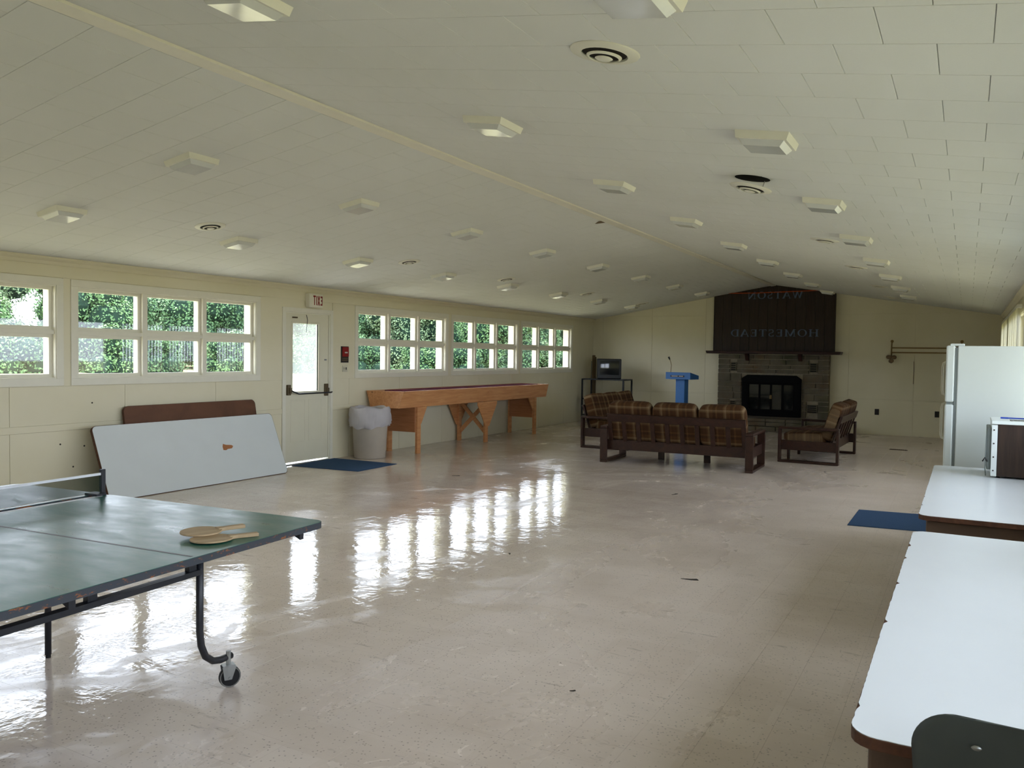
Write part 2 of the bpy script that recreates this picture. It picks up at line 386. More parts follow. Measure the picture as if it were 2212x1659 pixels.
for sd in (-1, 1):
    yo = 2.622 if sd > 0 else 2.526
    so = (( -0.892 - XM)/math.cos(ANG)) % PX
    for j in range(int((YF-yo)/PY)-1, int((YB-yo)/PY)+1):
        y0, y1 = max(YF, yo + j*PY), min(YB, yo + (j+1)*PY)
        if y1-y0 < 0.02: continue
        s = so + (PX/2 if j % 2 else 0) - 2*PX
        while s < half:
            s0, s1 = max(0.0, s), min(half, s+PX); s += PX
            if s1-s0 < 0.004: continue
            xc = XM + sd*(s0+s1)/2*math.cos(ANG); z = in_view((xc, (y0+y1)/2, ceil_z(xc)))
            full = s1-s0 > PX-1e-4 and y1-y0 > PY-1e-4
            ct.append((z if (z and full) else 1e9, sd, s0, s1, y0, y1))
ct.sort()
def ctile(g, a, b, c, d, M=None):           # groove chamfer on the face that looks down
    ch = 0.0022
    lo = [(a+ch, c+ch, 0), (b-ch, c+ch, 0), (b-ch, d-ch, 0), (a+ch, d-ch, 0)]; hi = [(a, c, 0.007), (b, c, 0.007), (b, d, 0.007), (a, d, 0.007)]
    return g.hexa(lo, hi, M)
ct_me = ctile(G(), 0, PX, 0, PY).mesh('ceiling_tile'); ct_me.materials.append(MAT['ceil'])
def slope_M(sd, s, y):                      # local x runs down the slope (right) or up it (left)
    if sd > 0: return T(XM + s*math.cos(ANG), y, H2 - s*math.sin(ANG)) @ RY(ANG)
    return T(XM - s*math.cos(ANG), y, H2 - s*math.sin(ANG)) @ RY(-ANG)
for z, sd, s0, s1, y0, y1 in ct[:300]:
    o = bpy.data.objects.new('ceiling_tile', ct_me); COL.objects.link(o); o.parent = ceiling
    o.matrix_local = slope_M(sd, s0 if sd > 0 else s1, y0)
g = G()
for z, sd, s0, s1, y0, y1 in ct[300:]:
    ctile(g, 0, s1-s0, 0, y1-y0, slope_M(sd, s0 if sd > 0 else s1, y0))
o = g.build('ceiling_tiles_beyond', MAT['ceil'], ceiling); o['kind'] = 'stuff'
# ridge board and cove mouldings
g = G()
zr = ceil_z(XM-0.06)
g.add([(XM-0.075, y, ceil_z(XM-0.075)-0.016) for y in (YF, YB)] + [(XM+0.02, y, ceil_z(XM+0.02)-0.016) for y in (YF, YB)] +
      [(XM-0.075, y, ceil_z(XM-0.075)+0.004) for y in (YF, YB)] + [(XM+0.02, y, ceil_z(XM+0.02)+0.004) for y in (YF, YB)],
      [(0,2,3,1),(4,5,7,6),(0,1,5,4),(2,6,7,3),(0,4,6,2),(1,3,7,5)])
struct(g.build('trim_1', MAT['white']))
for n, sd, xw in ((2, 1, XL), (3, -1, XR)):
    prof = [(xw, H1-0.065), (xw+sd*0.014, H1-0.065), (xw+sd*0.03, H1-0.035), (xw+sd*0.06, H1-0.012), (xw+sd*0.06, H1+0.008), (xw, H1)]
    if sd < 0: prof = prof[::-1]
    vs = [(a, YF, b) for a, b in prof] + [(a, YB, b) for a, b in prof]; k = len(prof)
    struct(G().add(vs, [tuple(range(k)), tuple(range(2*k-1, k-1, -1))] + [(i, k+i, k+(i+1) % k, (i+1) % k) for i in range(k)]).build('trim_%d' % n, MAT['wall']))

# ------------------------------------------------------------------ left and right walls with window bands
WZ0, WZ1 = 1.214, 2.138
LEFT_WINS = [(-2.60, -0.25), (-0.04, 2.31), (2.52, 4.90), (5.117, 7.499), (9.482, 11.816), (12.049, 14.376), (14.591, 16.937)]
RIGHT_WINS = [(-3.9, -1.55), (-1.3, 1.05), (1.3, 3.65), (3.9, 6.25), (6.5, 8.85), (9.1, 11.45), (11.7, 14.2), (14.4, 16.9)]
DY0, DY1, DZ1 = 8.005, 8.875, 2.05
WT = 0.20          # wall thickness
def wall_with_holes(name, xa, xb, holes, ztop):
    g = G(); y = YF - 0.2
    for (a, b, z0, z1) in sorted(holes):
        g.box(xa, xb, y, a, -0.25, ztop)
        if z0 > -0.2: g.box(xa, xb, a, b, -0.25, z0)
        g.box(xa, xb, a, b, z1, ztop); y = b
    g.box(xa, xb, y, YB + 0.2, -0.25, ztop)
    return struct(g.build(name, MAT['wall']))
wl = wall_with_holes('wall_left', XL-WT, XL-0.008, [(a, b, WZ0, WZ1) for a, b in LEFT_WINS] + [(DY0, DY1, -0.02, DZ1)], H1+0.02)
RZ0, RZ1 = 0.98, 2.14
wr = wall_with_holes('wall_right', XR+0.008, XR+WT, [(a, b, RZ0, RZ1) for a, b in RIGHT_WINS], H1+0.02)
# painted boards on the left wall: panels, chair rail, header, casing
def spans(y0, y1, cuts, holes):
    pts = [y0] + [c for c in cuts if y0 < c < y1] + [y1]; out = []
    for a, b in zip(pts, pts[1:]):
        segs = [(a, b)]
        for h0, h1 in holes:
            nx = []
            for s, e in segs:
                if h1 <= s or h0 >= e: nx.append((s, e)); continue
                if s < h0: nx.append((s, h0))
                if e > h1: nx.append((h1, e))
            segs = nx
        out += [q for q in segs if q[1]-q[0] > 0.02]
    return out
cuts = [4.44 + 1.213*k for k in range(-9, 14)]
dh = [(7.95, 8.93)]
gp = 0.002
for (a, b) in spans(YF, YB, cuts, dh):
    G().box(XL-0.01, XL, a+gp, b-gp, 0.762, 1.138).build('wall_panel', MAT['wall'], wl, bevel=0.0015)
    G().box(XL-0.01, XL, a+gp, b-gp, 0.001, 0.693).build('wall_panel', MAT['wall'], wl, bevel=0.0015)
for (a, b) in spans(YF, YB, [], dh):
    G().box(XL-0.01, XL+0.006, a, b, 0.695, 0.760).build('chair_rail', MAT['wall'], wl, bevel=0.002)
G().box(XL-0.01, XL, YF, YB, 2.215, H1-0.001).build('header_board', MAT['wall'], wl)
for (a, b) in spans(YF, YB, [], [(w0-0.07, w1+0.07) for w0, w1 in LEFT_WINS] + dh):
    G().box(XL-0.01, XL, a, b, 1.14, 2.213).build('wall_panel', MAT['wall'], wl, bevel=0.0015)
dots = G()
for y, z in ((5.275, 0.959), (4.933, 0.559), (5.187, 0.522), (5.067, 0.321), (7.3, 0.30)):
    dots.tube([(XL-0.002, y, z), (XL+0.002, y, z)], 0.009, 8)
dots.build('nail_holes', MAT['scrap'], wl)

# ------------------------------------------------------------------ windows: three columns by two rows of sashes
def window(n, xw, sd, y0, y1, z0, z1, cols, rows):
    """sd = +1: room lies on +X side of the wall face xw"""
    root = bpy.data.objects.new('window_%d' % n, None); COL.objects.link(root); struct(root); root.location = (xw, y0, z0)
    w, h = y1-y0, z1-z0; mw = 0.055
    X = lambda d: -sd*d                     # d = depth outwards from the wall face
    def bx(g, d0, d1, a, b, c, e): return g.box(min(X(d0), X(d1)), max(X(d0), X(d1)), a, b, c, e)
    cz = 0.07                               # casing boards on the wall
    bx(G(), -0.010, 0.010, -cz, w+cz, -cz, 0).build('casing', MAT['white'], root, bevel=0.002)
    bx(G(), -0.010, 0.010, -cz, w+cz, h, h+cz).build('casing', MAT['white'], root, bevel=0.002)
    bx(G(), -0.010, 0.010, -cz, 0, 0, h).build('casing', MAT['white'], root, bevel=0.002)
    bx(G(), -0.010, 0.010, w, w+cz, 0, h).build('casing', MAT['white'], root, bevel=0.002)
    j = 0.012
    g = G(); bx(g, 0, WT, 0, w, 0, j); bx(g, 0, WT, 0, w, h-j, h); bx(g, 0, WT, 0, j, j, h-j); bx(g, 0, WT, w-j, w, j, h-j); g.build('jamb', MAT['white'], root)
    cw = (w - 2*j - (cols-1)*mw)/cols; rh = (h - 2*j - (rows-1)*0.042)/rows
    for c in range(1, cols):
        y = j + c*cw + (c-1)*mw; bx(G(), 0.012, 0.17, y, y+mw, j, h-j).build('mullion', MAT['white'], root, bevel=0.002)
    for c in range(cols):
        ya = j + c*(cw+mw)
        for r in range(1, rows):
            z = j + r*rh + (r-1)*0.042; bx(G(), 0.014, 0.168, ya, ya+cw, z, z+0.042).build('transom', MAT['white'], root, bevel=0.002)
        for r in range(rows):
            za = j + r*(rh+0.042); fr = 0.034
            g = G()
            bx(g, 0.05, 0.085, ya, ya+cw, za, za+fr); bx(g, 0.05, 0.085, ya, ya+cw, za+rh-fr, za+rh)
            bx(g, 0.05, 0.085, ya, ya+fr, za+fr, za+rh-fr); bx(g, 0.05, 0.085, ya+cw-fr, ya+cw, za+fr, za+rh-fr)
            s = g.build('sash', MAT['white'], root)
            bx(G(), 0.066, 0.070, ya+fr, ya+cw-fr, za+fr, za+rh-fr).build('pane', MAT['glass'], s)
    pl = bpy.data.lights.new('window_portal', 'AREA'); pl.shape = 'RECTANGLE'; pl.size = h; pl.size_y = w; pl.cycles.is_portal = True
    po = bpy.data.objects.new('window_portal', pl); COL.objects.link(po); po.location = (xw - sd*(WT+0.02), (y0+y1)/2, (z0+z1)/2)
    po.rotation_euler = (0, -PI/2 if sd > 0 else PI/2, 0)
    return root
n = 0
for a, b in LEFT_WINS: n += 1; window(n, XL, 1, a, b, WZ0, WZ1, 3, 2)
for a, b in RIGHT_WINS: n += 1; window(n, XR, -1, a, b, RZ0, RZ1, 2, 1)

# ------------------------------------------------------------------ back wall, near end wall
def gable_poly(x0, x1, z0, top=0.0):
    pts = [(x0, z0), (x1, z0), (x1, ceil_z(x1)+top)]
    if x0 < XM < x1: pts.append((XM, ceil_z(XM)+top))
    pts.append((x0, ceil_z(x0)+top)); return pts
wb = struct(G().prism(gable_poly(XL-0.2, XR+0.2, -0.25, 0.03), YB+0.008, YB+0.2, 'y').build('wall_back', MAT['wall']))
wf = struct(G().prism(gable_poly(XL-0.2, XR+0.2, -0.25, 0.03), YF-0.2, YF, 'y').build('wall_front', MAT['wall']))
vj = [XL, -7.62, -6.40, -5.143, -3.66, -2.14, -0.92, 0.30, XR]
for z in (0.718, 2.456):
    hx = XL if z < 1 else XM - (H2-z)/SL; G().box(hx, 2*XM-hx, YB-0.007, YB+0.01, z-0.008, z+0.008).build('joint_shadow_strip', MAT['wall'], wb, bevel=0.002)  # strip added over the panel joint so that its shadow draws the line
for a, b in zip(vj, vj[1:]):
    G().box(a+gp, b-gp, YB, YB+0.01, 0.001, 0.709).build('wall_panel', MAT['wall'], wb, bevel=0.0015)
    if min(ceil_z(a), ceil_z(b)) > 2.46:
        G().box(a+gp, b-gp, YB, YB+0.01, 0.727, 2.447).build('wall_panel', MAT['wall'], wb, bevel=0.0015)
        G().prism(gable_poly(a+gp, b-gp, 2.465), YB, YB+0.01, 'y').build('wall_panel', MAT['wall'], wb)
    else:
        G().prism(gable_poly(a+gp, b-gp, 0.727), YB, YB+0.01, 'y').build('wall_panel', MAT['wall'], wb)

# ------------------------------------------------------------------ exit door
door = bpy.data.objects.new('door_1', None); COL.objects.link(door); struct(door); door.location = (XL, DY0, 0)
W = DY1-DY0
for a, b, c, d in ((-0.055, 0.0, 0, DZ1+0.055), (W, W+0.055, 0, DZ1+0.055), (0, W, DZ1, DZ1+0.055)):
    G().box(-0.01, 0.014, a, b, c, d).build('casing', MAT['white'], door, bevel=0.002)
g = G(); g.box(-WT, 0, 0, 0.018, 0, DZ1); g.box(-WT, 0, W-0.018, W, 0, DZ1); g.box(-WT, 0, 0.018, W-0.018, DZ1-0.015, DZ1); g.build('jamb', MAT['white'], door)
G().box(-WT, 0.01, 0.018, W-0.018, -0.001, 0.012).build('threshold', MAT['steel'], door)
gy0, gy1, gz0, gz1 = 0.15, 0.645, 0.98, 1.90
g = G(); s0, s1, zb, zt = 0.021, W-0.024, 0.032, DZ1-0.018
g.box(-0.055, -0.012, s0, gy0, zb, zt); g.box(-0.055, -0.012, gy1, s1, zb, zt); g.box(-0.055, -0.012, gy0, gy1, zb, gz0); g.box(-0.055, -0.012, gy0, gy1, gz1, zt)
leafd = g.build('door_leaf', MAT['door'], door)
g = G()
for a, b, c, d in ((gy0-0.025, gy1+0.025, gz0-0.025, gz0), (gy0-0.025, gy1+0.025, gz1, gz1+0.025), (gy0-0.025, gy0, gz0, gz1), (gy1, gy1+0.025, gz0, gz1)):
    g.box(-0.05, -0.006, a, b, c, d)
g.build('glazing_bead', MAT['door'], leafd, bevel=0.003)
G().box(-0.036, -0.032, gy0, gy1, gz0, gz1).build('pane', MAT['hazy'], leafd)
for a, b in ((0.12, 0.40), (0.46, 0.72)):
    g = G()
    for c, d, e, f in ((a, b, 0.86, 0.875), (a, b, 0.30, 0.315), (a, a+0.012, 0.315, 0.86), (b-0.012, b, 0.315, 0.86)): g.box(-0.013, -0.0085, c, d, e, f)
    g.build('panel_moulding', MAT['door'], leafd, bevel=0.002)
bar = G().tube([(0.0, 0.08, 1.015), (0.07, 0.085, 0.985), (0.085, 0.17, 0.955), (0.085, W-0.06, 0.955), (0.07, W-0.03, 0.96)], 0.011, 8).build('crash_bar', MAT['blackmetal'], door, smooth=True)
for yy, zc, hh in ((0.065, 1.005, 0.07), (W-0.075, 0.99, 0.085)):
    g = G(); g.box(-0.012, 0.022, yy-0.03, yy+0.03, zc-hh, zc+hh); g.box(0.02, 0.05, yy-0.018, yy+0.018, zc-0.045, zc+0.03)
    g.build('bar_bracket', MAT['bronze'], door, bevel=0.006)
G().box(-0.012, 0.012, 0.14, 0.22, 1.965, 1.985).build('closer_bracket', MAT['bronze'], door)
G().tube([(-0.01, 0.41, 2.02), (0.004, 0.415, 1.95), (0.0, 0.405, 1.86), (0.004, 0.395, 1.78)], 0.004, 6).build('wire', MAT['blackmetal'], door)
G().box(-0.012, -0.004, W-0.1, W-0.06, 1.40, 1.42).build('latch_plate', MAT['steel'], door)

# ------------------------------------------------------------------ lettering made of strokes
def glyph(ch, serif=True):
    TK, TN = (0.17, 0.075) if serif else (0.17, 0.17)
    q = []
    def st(x0, y0, x1, y1, w):
        d = Vector((x1-x0, y1-y0)).normalized(); n = Vector((-d.y, d.x))*w/2
        q.append([(x0+n.x, y0+n.y), (x0-n.x, y0-n.y), (x1-n.x, y1-n.y), (x1+n.x, y1+n.y)])
    def sf(x, y, w=0.34):
        if serif: st(x-w/2, y, x+w/2, y, 0.05)
    def arc(cx, cy, rx, ry, a0, a1, n=14, flip=False):
        for i in range(n):
            ps = []
            for a in (a0+(a1-a0)*i/n, a0+(a1-a0)*(i+1)/n):
                k = abs(math.sin(a)) if flip else abs(math.cos(a)); w = (TN+(TK-TN)*k)/2
                ps.append(((cx+(rx+w)*math.cos(a), cy+(ry+TN/2)*math.sin(a)), (cx+(rx-w)*math.cos(a), cy+(ry-TN/2)*math.sin(a))))
            q.append([ps[0][0], ps[0][1], ps[1][1], ps[1][0]])
    w = 0.8
    if ch == 'W': w = 1.15; st(0.1, 1, 0.36, 0, TK); st(0.36, 0, 0.58, 0.95, TN); st(0.56, 1, 0.82, 0, TK); st(0.82, 0, 1.06, 1, TN); [sf(x, 0.975, 0.28) for x in (0.1, 0.57, 1.06)]
    if ch == 'A': w = 0.85; st(0.08, 0, 0.42, 1, TN); st(0.42, 1, 0.78, 0, TK); st(0.2, 0.34, 0.66, 0.34, TN); sf(0.08, 0.025, 0.26); sf(0.78, 0.025, 0.3)
    if ch == 'T': w = 0.8; st(0.4, 0, 0.4, 1, TK); st(0.04, 0.96, 0.76, 0.96, 0.08 if serif else TK); sf(0.4, 0.025); (st(0.06, 1, 0.06, 0.76, 0.05), st(0.74, 1, 0.74, 0.76, 0.05)) if serif else None
    if ch == 'S': w = 0.62; arc(0.31, 0.745, 0.19, 0.22, PI*0.15, PI*1.5, flip=True); arc(0.31, 0.265, 0.21, 0.23, -PI*0.85, PI*0.5, flip=True); st(0.51, 1.0, 0.51, 0.74, 0.05); st(0.09, 0.0, 0.09, 0.27, 0.05)
    if ch == 'O': w = 0.95; arc(0.475, 0.5, 0.36, 0.47, 0, 2*PI, 26)
    if ch == 'N': w = 0.95; st(0.16, 0, 0.16, 1, TN); st(0.14, 1, 0.8, 0, TK); st(0.8, 0, 0.8, 1, TN); sf(0.16, 0.025); sf(0.12, 0.975, 0.24); sf(0.8, 0.975)
    if ch == 'H': w = 0.95; st(0.18, 0, 0.18, 1, TK); st(0.77, 0, 0.77, 1, TK); st(0.2, 0.52, 0.75, 0.52, TN); [sf(x, y) for x in (0.18, 0.77) for y in (0.025, 0.975)]
    if ch == 'M': w = 1.1; st(0.16, 0, 0.16, 1, TN); st(0.16, 1, 0.53, 0.05, TK); st(0.53, 0.05, 0.9, 1, TN); st(0.92, 0, 0.92, 1, TK); sf(0.16, 0.025, 0.28); sf(0.92, 0.025); sf(0.1, 0.975, 0.2); sf(0.96, 0.975, 0.22)
    if ch == 'E': w = 0.72; st(0.18, 0, 0.18, 1, TK); [st(0.1, y, x, y, 0.08 if serif else TK) for x, y in ((0.62, 0.04 if serif else 0.085), (0.5, 0.52), (0.6, 0.96 if serif else 0.915))]; (st(0.61, 0, 0.61, 0.24, 0.05), st(0.59, 1, 0.59, 0.76, 0.05), st(0.49, 0.4, 0.49, 0.64, 0.05)) if serif else None
    if ch == 'D': w = 0.9; st(0.18, 0, 0.18, 1, TK); arc(0.36, 0.5, 0.42, 0.46, -PI/2, PI/2, 16); st(0.06, 0.04, 0.38, 0.04, TN); st(0.06, 0.96, 0.38, 0.96, TN)
    if ch == 'X': w = 0.8; st(0.1, 0, 0.68, 1, TK); st(0.68, 0, 0.1, 1, TK)
    if ch == 'I': w = 0.34; st(0.17, 0, 0.17, 1, TK)
    return q, w
def words(g, text, origin, du, dv, dn, height, length, serif=True, cut=None):
    """letters laid from origin along du; thin prisms along dn; stretched to `length`"""
    tot = sum(glyph(c, serif)[1] for c in text) + 0.12*(len(text)-1); sx = length/tot; x = 0
    for c in text:
        qs, w = glyph(c, serif)
        for q in qs:
            q = [(px, min(py, cut) if cut else py) for px, py in q]
            base = [origin + du*((x+px)*sx) + dv*(py*height) for px, py in q]
            g.hexa([tuple(p) for p in base], [tuple(p + dn*0.004) for p in base])
        x += w + 0.12
    return g

# exit sign (the photograph shows it mirrored)
ex = thing('exit_sign', 'white box exit sign with mirrored red letters above the door', 'sign', (XL, 8.38, 2.125))
G().box(0, 0.075, 0, 0.265, 0, 0.185).build('case', MAT['white'], ex, bevel=0.004)
G().box(0.075, 0.079, 0.008, 0.257, 0.008, 0.177).build('face_panel', MAT['white'], ex)
words(G(), 'EXIT', Vector((0.079, 0.252, 0.030)), Vector((0, -1, 0)), Vector((0, 0, 1)), Vector((1, 0, 0)), 0.125, 0.185, False).build('lettering', MAT['red'], ex)

# wall plates by the door
al = thing('fire_sign', 'red and black fire alarm plate between the door and windows', 'sign', (XL, 9.105, 1.37))
G().box(0, 0.012, 0, 0.16, 0, 0.235).build('plate', MAT['scrap'], al, bevel=0.003)
G().box(0.012, 0.03, 0.012, 0.148, 0.085, 0.225).build('red_cover', MAT['red'], al, bevel=0.008)
G().box(0.03, 0.038, 0.05, 0.11, 0.135, 0.155).build('pull_bar', MAT['paper'], al, bevel=0.003)
for z in (0.03, 0.055): G().box(0.012, 0.0135, 0.02, 0.14, z, z+0.01).build('print_line', MAT['cork'], al)
sw = thing('light_switch', 'beige light switch plate below the fire alarm plate', 'switch', (XL, 9.137, 1.237))
G().box(0, 0.008, 0, 0.112, 0, 0.095).build('plate', MAT['switch'], sw, bevel=0.003)
G().box(0.008, 0.02, 0.03, 0.045, 0.035, 0.06).build('toggle', MAT['switch'], sw); G().box(0.008, 0.012, 0.07, 0.085, 0.03, 0.065).build('toggle', MAT['brownplate'], sw)

# ------------------------------------------------------------------ fireplace
fp = thing('fireplace', 'stone fireplace with dark plank chimney breast on the far wall', 'fireplace', (0, 0, 0))
FY = 18.0
FX0, FX1 = -4.80, -2.482
G().box(FX0+0.01, FX1-0.01, FY+0.02, YB, 0, 1.60).build('mortar_bed', MAT['mortar'], fp)
cut = [(-4.275, -3.015, 0.285, 1.17), (-4.53, -4.39, 1.24, 1.44), (-2.88, -2.72, 1.24, 1.44), (-4.53, -4.39, 0.43, 0.60), (-2.92, -2.70, 0.39, 0.57)]
z = 0.27
while z < 1.59:
    h = random.choice((0.09, 0.12, 0.15, 0.18)); z1 = min(z+h, 1.60)
    if 1.60 - z1 < 0.06: z1 = 1.60
    holes = [(c[0], c[1]) for c in cut if c[2] < z1-0.005 and c[3] > z+0.005]
    segs = spans(FX0, FX1, [], holes)
    for a, b in segs:
        x = a
        while x < b-0.01:
            w = random.uniform(0.2, 0.48); x1 = x+w if b-(x+w) > 0.12 else b
            k = 0.010; d = random.uniform(0, 0.018)
            G().box(x+k, x1-k, FY-d, FY+0.03, z+k, z1-k).build('stone', MAT['stone'], fp, bevel=0.006); x = x1
    z = z1
# raised hearth
for k in range(6):
    x0 = -4.86 + k*0.405
    G().box(x0+0.006, x0+0.399, 17.47, FY-0.02, 0.20, 0.26).build('hearth_slab', MAT['stone'], fp, bevel=0.008)
    for zz in ((0.0, 0.095), (0.105, 0.195)):
        off = 0.2 if zz[0] == 0 else 0
        G().box(max(-4.86, x0-off)+0.006, min(-2.43, x0-off+0.405)-0.006, 17.49, 17.6, zz[0]+0.004, zz[1]).build('stone', MAT['stone'], fp, bevel=0.006)
G().box(-4.84, -2.45, 17.56, FY-0.005, 0, 0.2).build('hearth_core', MAT['mortar'], fp)
# fire box
fb = G(); fb.box(-4.255, -3.03, FY-0.06, FY+0.03, 0.285, 0.41); fb.box(-4.255, -4.12, FY-0.06, FY+0.03, 0.41, 1.0); fb.box(-3.165, -3.03, FY-0.06, FY+0.03, 0.41, 1.0)
fb.prism([(-4.255, 1.0), (-3.03, 1.0), (-3.03, 1.09), (-3.14, 1.165), (-4.14, 1.165), (-4.255, 1.09)], FY-0.09, FY+0.03, 'y')
fbo = fb.build('fire_surround', MAT['fireblack'], fp, bevel=0.006)
pw = (4.12-3.165)/4
for k in range(4):
    x0 = -4.12 + k*pw
    g = G(); f = 0.02; y0, y1 = FY-0.05, FY-0.02
    g.box(x0+0.003, x0+f, y0, y1, 0.41, 1.0); g.box(x0+pw-f, x0+pw-0.003, y0, y1, 0.41, 1.0); g.box(x0+f, x0+pw-f, y0, y1, 0.41, 0.435); g.box(x0+f, x0+pw-f, y0, y1, 0.96, 1.0)
    d = g.build('glass_door', MAT['fireblack'], fp)
    G().box(x0+f, x0+pw-f, FY-0.036, FY-0.03, 0.435, 0.96).build('pane', MAT['fireglass'], d)
    if k in (1, 2): G().tube([(x0+(pw-0.012 if k == 1 else 0.012), FY-0.07, 0.66), (x0+(pw-0.012 if k == 1 else 0.012), FY-0.07, 0.74)], 0.006, 6).build('handle', MAT['brass'], d)
for (a, b, c, d) in cut[1:]:
    gr = G().box(a+0.004, b-0.004, FY-0.012, FY+0.03, c+0.004, d-0.004).build('vent_grille', MAT['stone'], fp, bevel=0.003)
    nsl = 4
    for i in range(nsl):
        zz = c + (d-c)*(i+0.6)/(nsl+0.4)
        G().box(a+0.022, b-0.022, FY-0.0135, FY-0.011, zz-0.011, zz+0.011).build('slot', MAT['fireblack'], gr)
# mantel shelf with corbels
ms = G().prism([(-5.01, 1.615), (-2.27, 1.615), (-2.25, 1.675), (-5.03, 1.675)], 17.80, YB-0.001, 'y').build('mantel_shelf', MAT['mantel'], fp, bevel=0.008)
for x in (-4.16, -3.06):
    G().prism([(17.86, 1.615), (FY, 1.615), (FY, 1.46), (17.95, 1.48)], x-0.035, x+0.035, 'x').build('corbel', MAT['mantel'], ms)
# vertical planks of the chimney breast
PYF = 18.08
npl = 13; px0, px1 = -4.925, -2.425
for k in range(npl):
    a, b = px0 + (px1-px0)*k/npl, px0 + (px1-px0)*(k+1)/npl
    G().prism(gable_poly(a+0.002, b-0.002, 1.675, -0.002), PYF - random.uniform(0, 0.006), YB, 'y').build('plank', MAT['panelwood'], fp, bevel=0.003)
for a, b in ((px0-0.012, px0), (px1, px1+0.012)):
    G().prism(gable_poly(a, b, 1.675, -0.002), PYF-0.008, YB, 'y').build('edge_strip', MAT['panelwood'], fp)
for text, x0, ln, z0, hh, ct_ in (('WATSON', -3.06, 1.15, 2.80, 0.155, None), ('HOMESTEAD', -2.725, 1.835, 1.99, 0.155, None)):
    words(G(), text, Vector((x0, PYF-0.0075, z0)), Vector((-1, 0, 0)), Vector((0, 0, 1)), Vector((0, -1, 0)), hh, ln).build('lettering', MAT['letter'], fp)
rb = G().tube([(-4.62, PYF-0.02, 2.935), (-4.0, PYF-0.022, 2.930), (-3.4, PYF-0.022, 2.940), (-2.68, PYF-0.02, 2.955)], 0.009, 6).build('string', MAT['orange'])
tag(rb, 'thin orange string strung across the dark chimney planks', 'string')

# ------------------------------------------------------------------ ceiling lights and round vents
def light_meshes():
    a = frustum(G(), -0.135, 0.135, -0.135, 0.135, 0.0, -0.038, 0.008)
    a.f = [tuple(reversed(f)) for f in a.f]
    h = a.mesh('housing'); h.materials.append(MAT['fixture'])
    b = G(); frustum(b, -0.112, 0.112, -0.112, 0.112, -0.038, -0.066, 0.02); b.f = [tuple(reversed(f)) for f in b.f]
    l = b.mesh('lens'); l.materials.append(MAT['lens'])
    return h, l
LM = light_meshes()
def ceiling_M(x, y): return T(x, y, ceil_z(x)) @ RY(ANG if x > XM else -ANG)
def place_parts(root, parts):
    for nm, me in parts:
        o = bpy.data.objects.new(nm, me); COL.objects.link(o); o.parent = root
for (x, y0, dy, cnt, where) in ((-6.47, 4.08, 1.85, 8, 'in the row nearest the window wall'), (-4.93, 4.08, 1.86, 8, 'in the row left of the ridge'),
                                (-2.53, 2.34, 1.94, 9, 'in the row right of the ridge'), (-0.93, 2.40, 1.935, 8, 'in the row nearest the right wall')):
    for i in range(cnt):
        t = thing('ceiling_light', '%s square glass ceiling light %s' % (ORD[i], where), 'ceiling light', group='square ceiling lights ' + where)
        t.matrix_world = ceiling_M(x, min(y0+i*dy, 17.78)); place_parts(t, zip(('housing', 'lens'), LM))
def vent_meshes():
    out = []
    for nm, prof, mt in (('outer_ring', [(0.094, -0.012), (0.104, -0.008), (0.137, -0.005), (0.140, 0.0), (0.098, 0.0), (0.091, -0.004)], 'fixture'),
                         ('middle_cone', [(0.060, -0.024), (0.069, -0.019), (0.071, -0.016), (0.063, -0.015), (0.058, -0.020)], 'fixture'),
                         ('centre_disc', [(0.001, -0.030), (0.030, -0.028), (0.036, -0.024), (0.030, -0.021), (0.001, -0.021)], 'fixture'),
                         ('throat_shade_disc', [(0.001, -0.004), (0.090, -0.004), (0.090, -0.001), (0.001, -0.001)], 'ductshade')):  # flat disc; the shade inside the duct is put into its colour
        n = len(prof); g = G(); g.lathe(prof + [prof[0]], 28, closed=True); me = g.mesh(nm, nm != 'throat_shade_disc'); me.materials.append(MAT[mt]); out.append((nm, me))
    return out
VM = vent_meshes()
for x, ys, where in ((-6.20, (5.34, 8.45, 10.95, 14.0, 16.95), 'on the window side slope'), (-1.28, (3.02, 5.55, 8.70, 11.35, 14.4, 17.0), 'on the right hand slope')):
    for i, y in enumerate(ys):
        loose = (x > -2 and i == 1)
        t = thing('ceiling_vent', ('round ceiling vent hanging loose below its dark hole ' if loose else '%s round white ceiling vent ' % ORD[i]) + where, 'vent', group='round ceiling vents ' + where)
        t.matrix_world = ceiling_M(x, y) @ (T(0, 0.0, -0.062) @ RX(-0.05) @ RY(0.07) if loose else Matrix())
        place_parts(t, VM)
        if loose:
            h = G().lathe([(0.001, -0.002), (0.115, -0.002), (0.115, 0.004), (0.001, 0.004)], 28).build('duct_shade_disc', MAT['fireblack'], t)  # flat black disc, darkness of the open duct put into its colour
            h.matrix_local = (T(0, 0.0, -0.062) @ RX(-0.05) @ RY(0.07)).inverted()
            G().tube([(0.06, 0.05, -0.01), (0.065, 0.055, 0.07)], 0.003, 6).build('hanger_wire', MAT['steel'], t)
st = G().prism([(-0.10, 0), (-0.03, -0.07), (0.09, -0.05), (0.11, 0.03), (0.0, 0.06)], -0.002, 0.0, 'z').build('water_stain_patch', MAT['cork'], ceiling)
st.matrix_local = T(XM-0.10, 8.86, ceil_z(XM-0.10)-0.003) @ RY(-ANG)

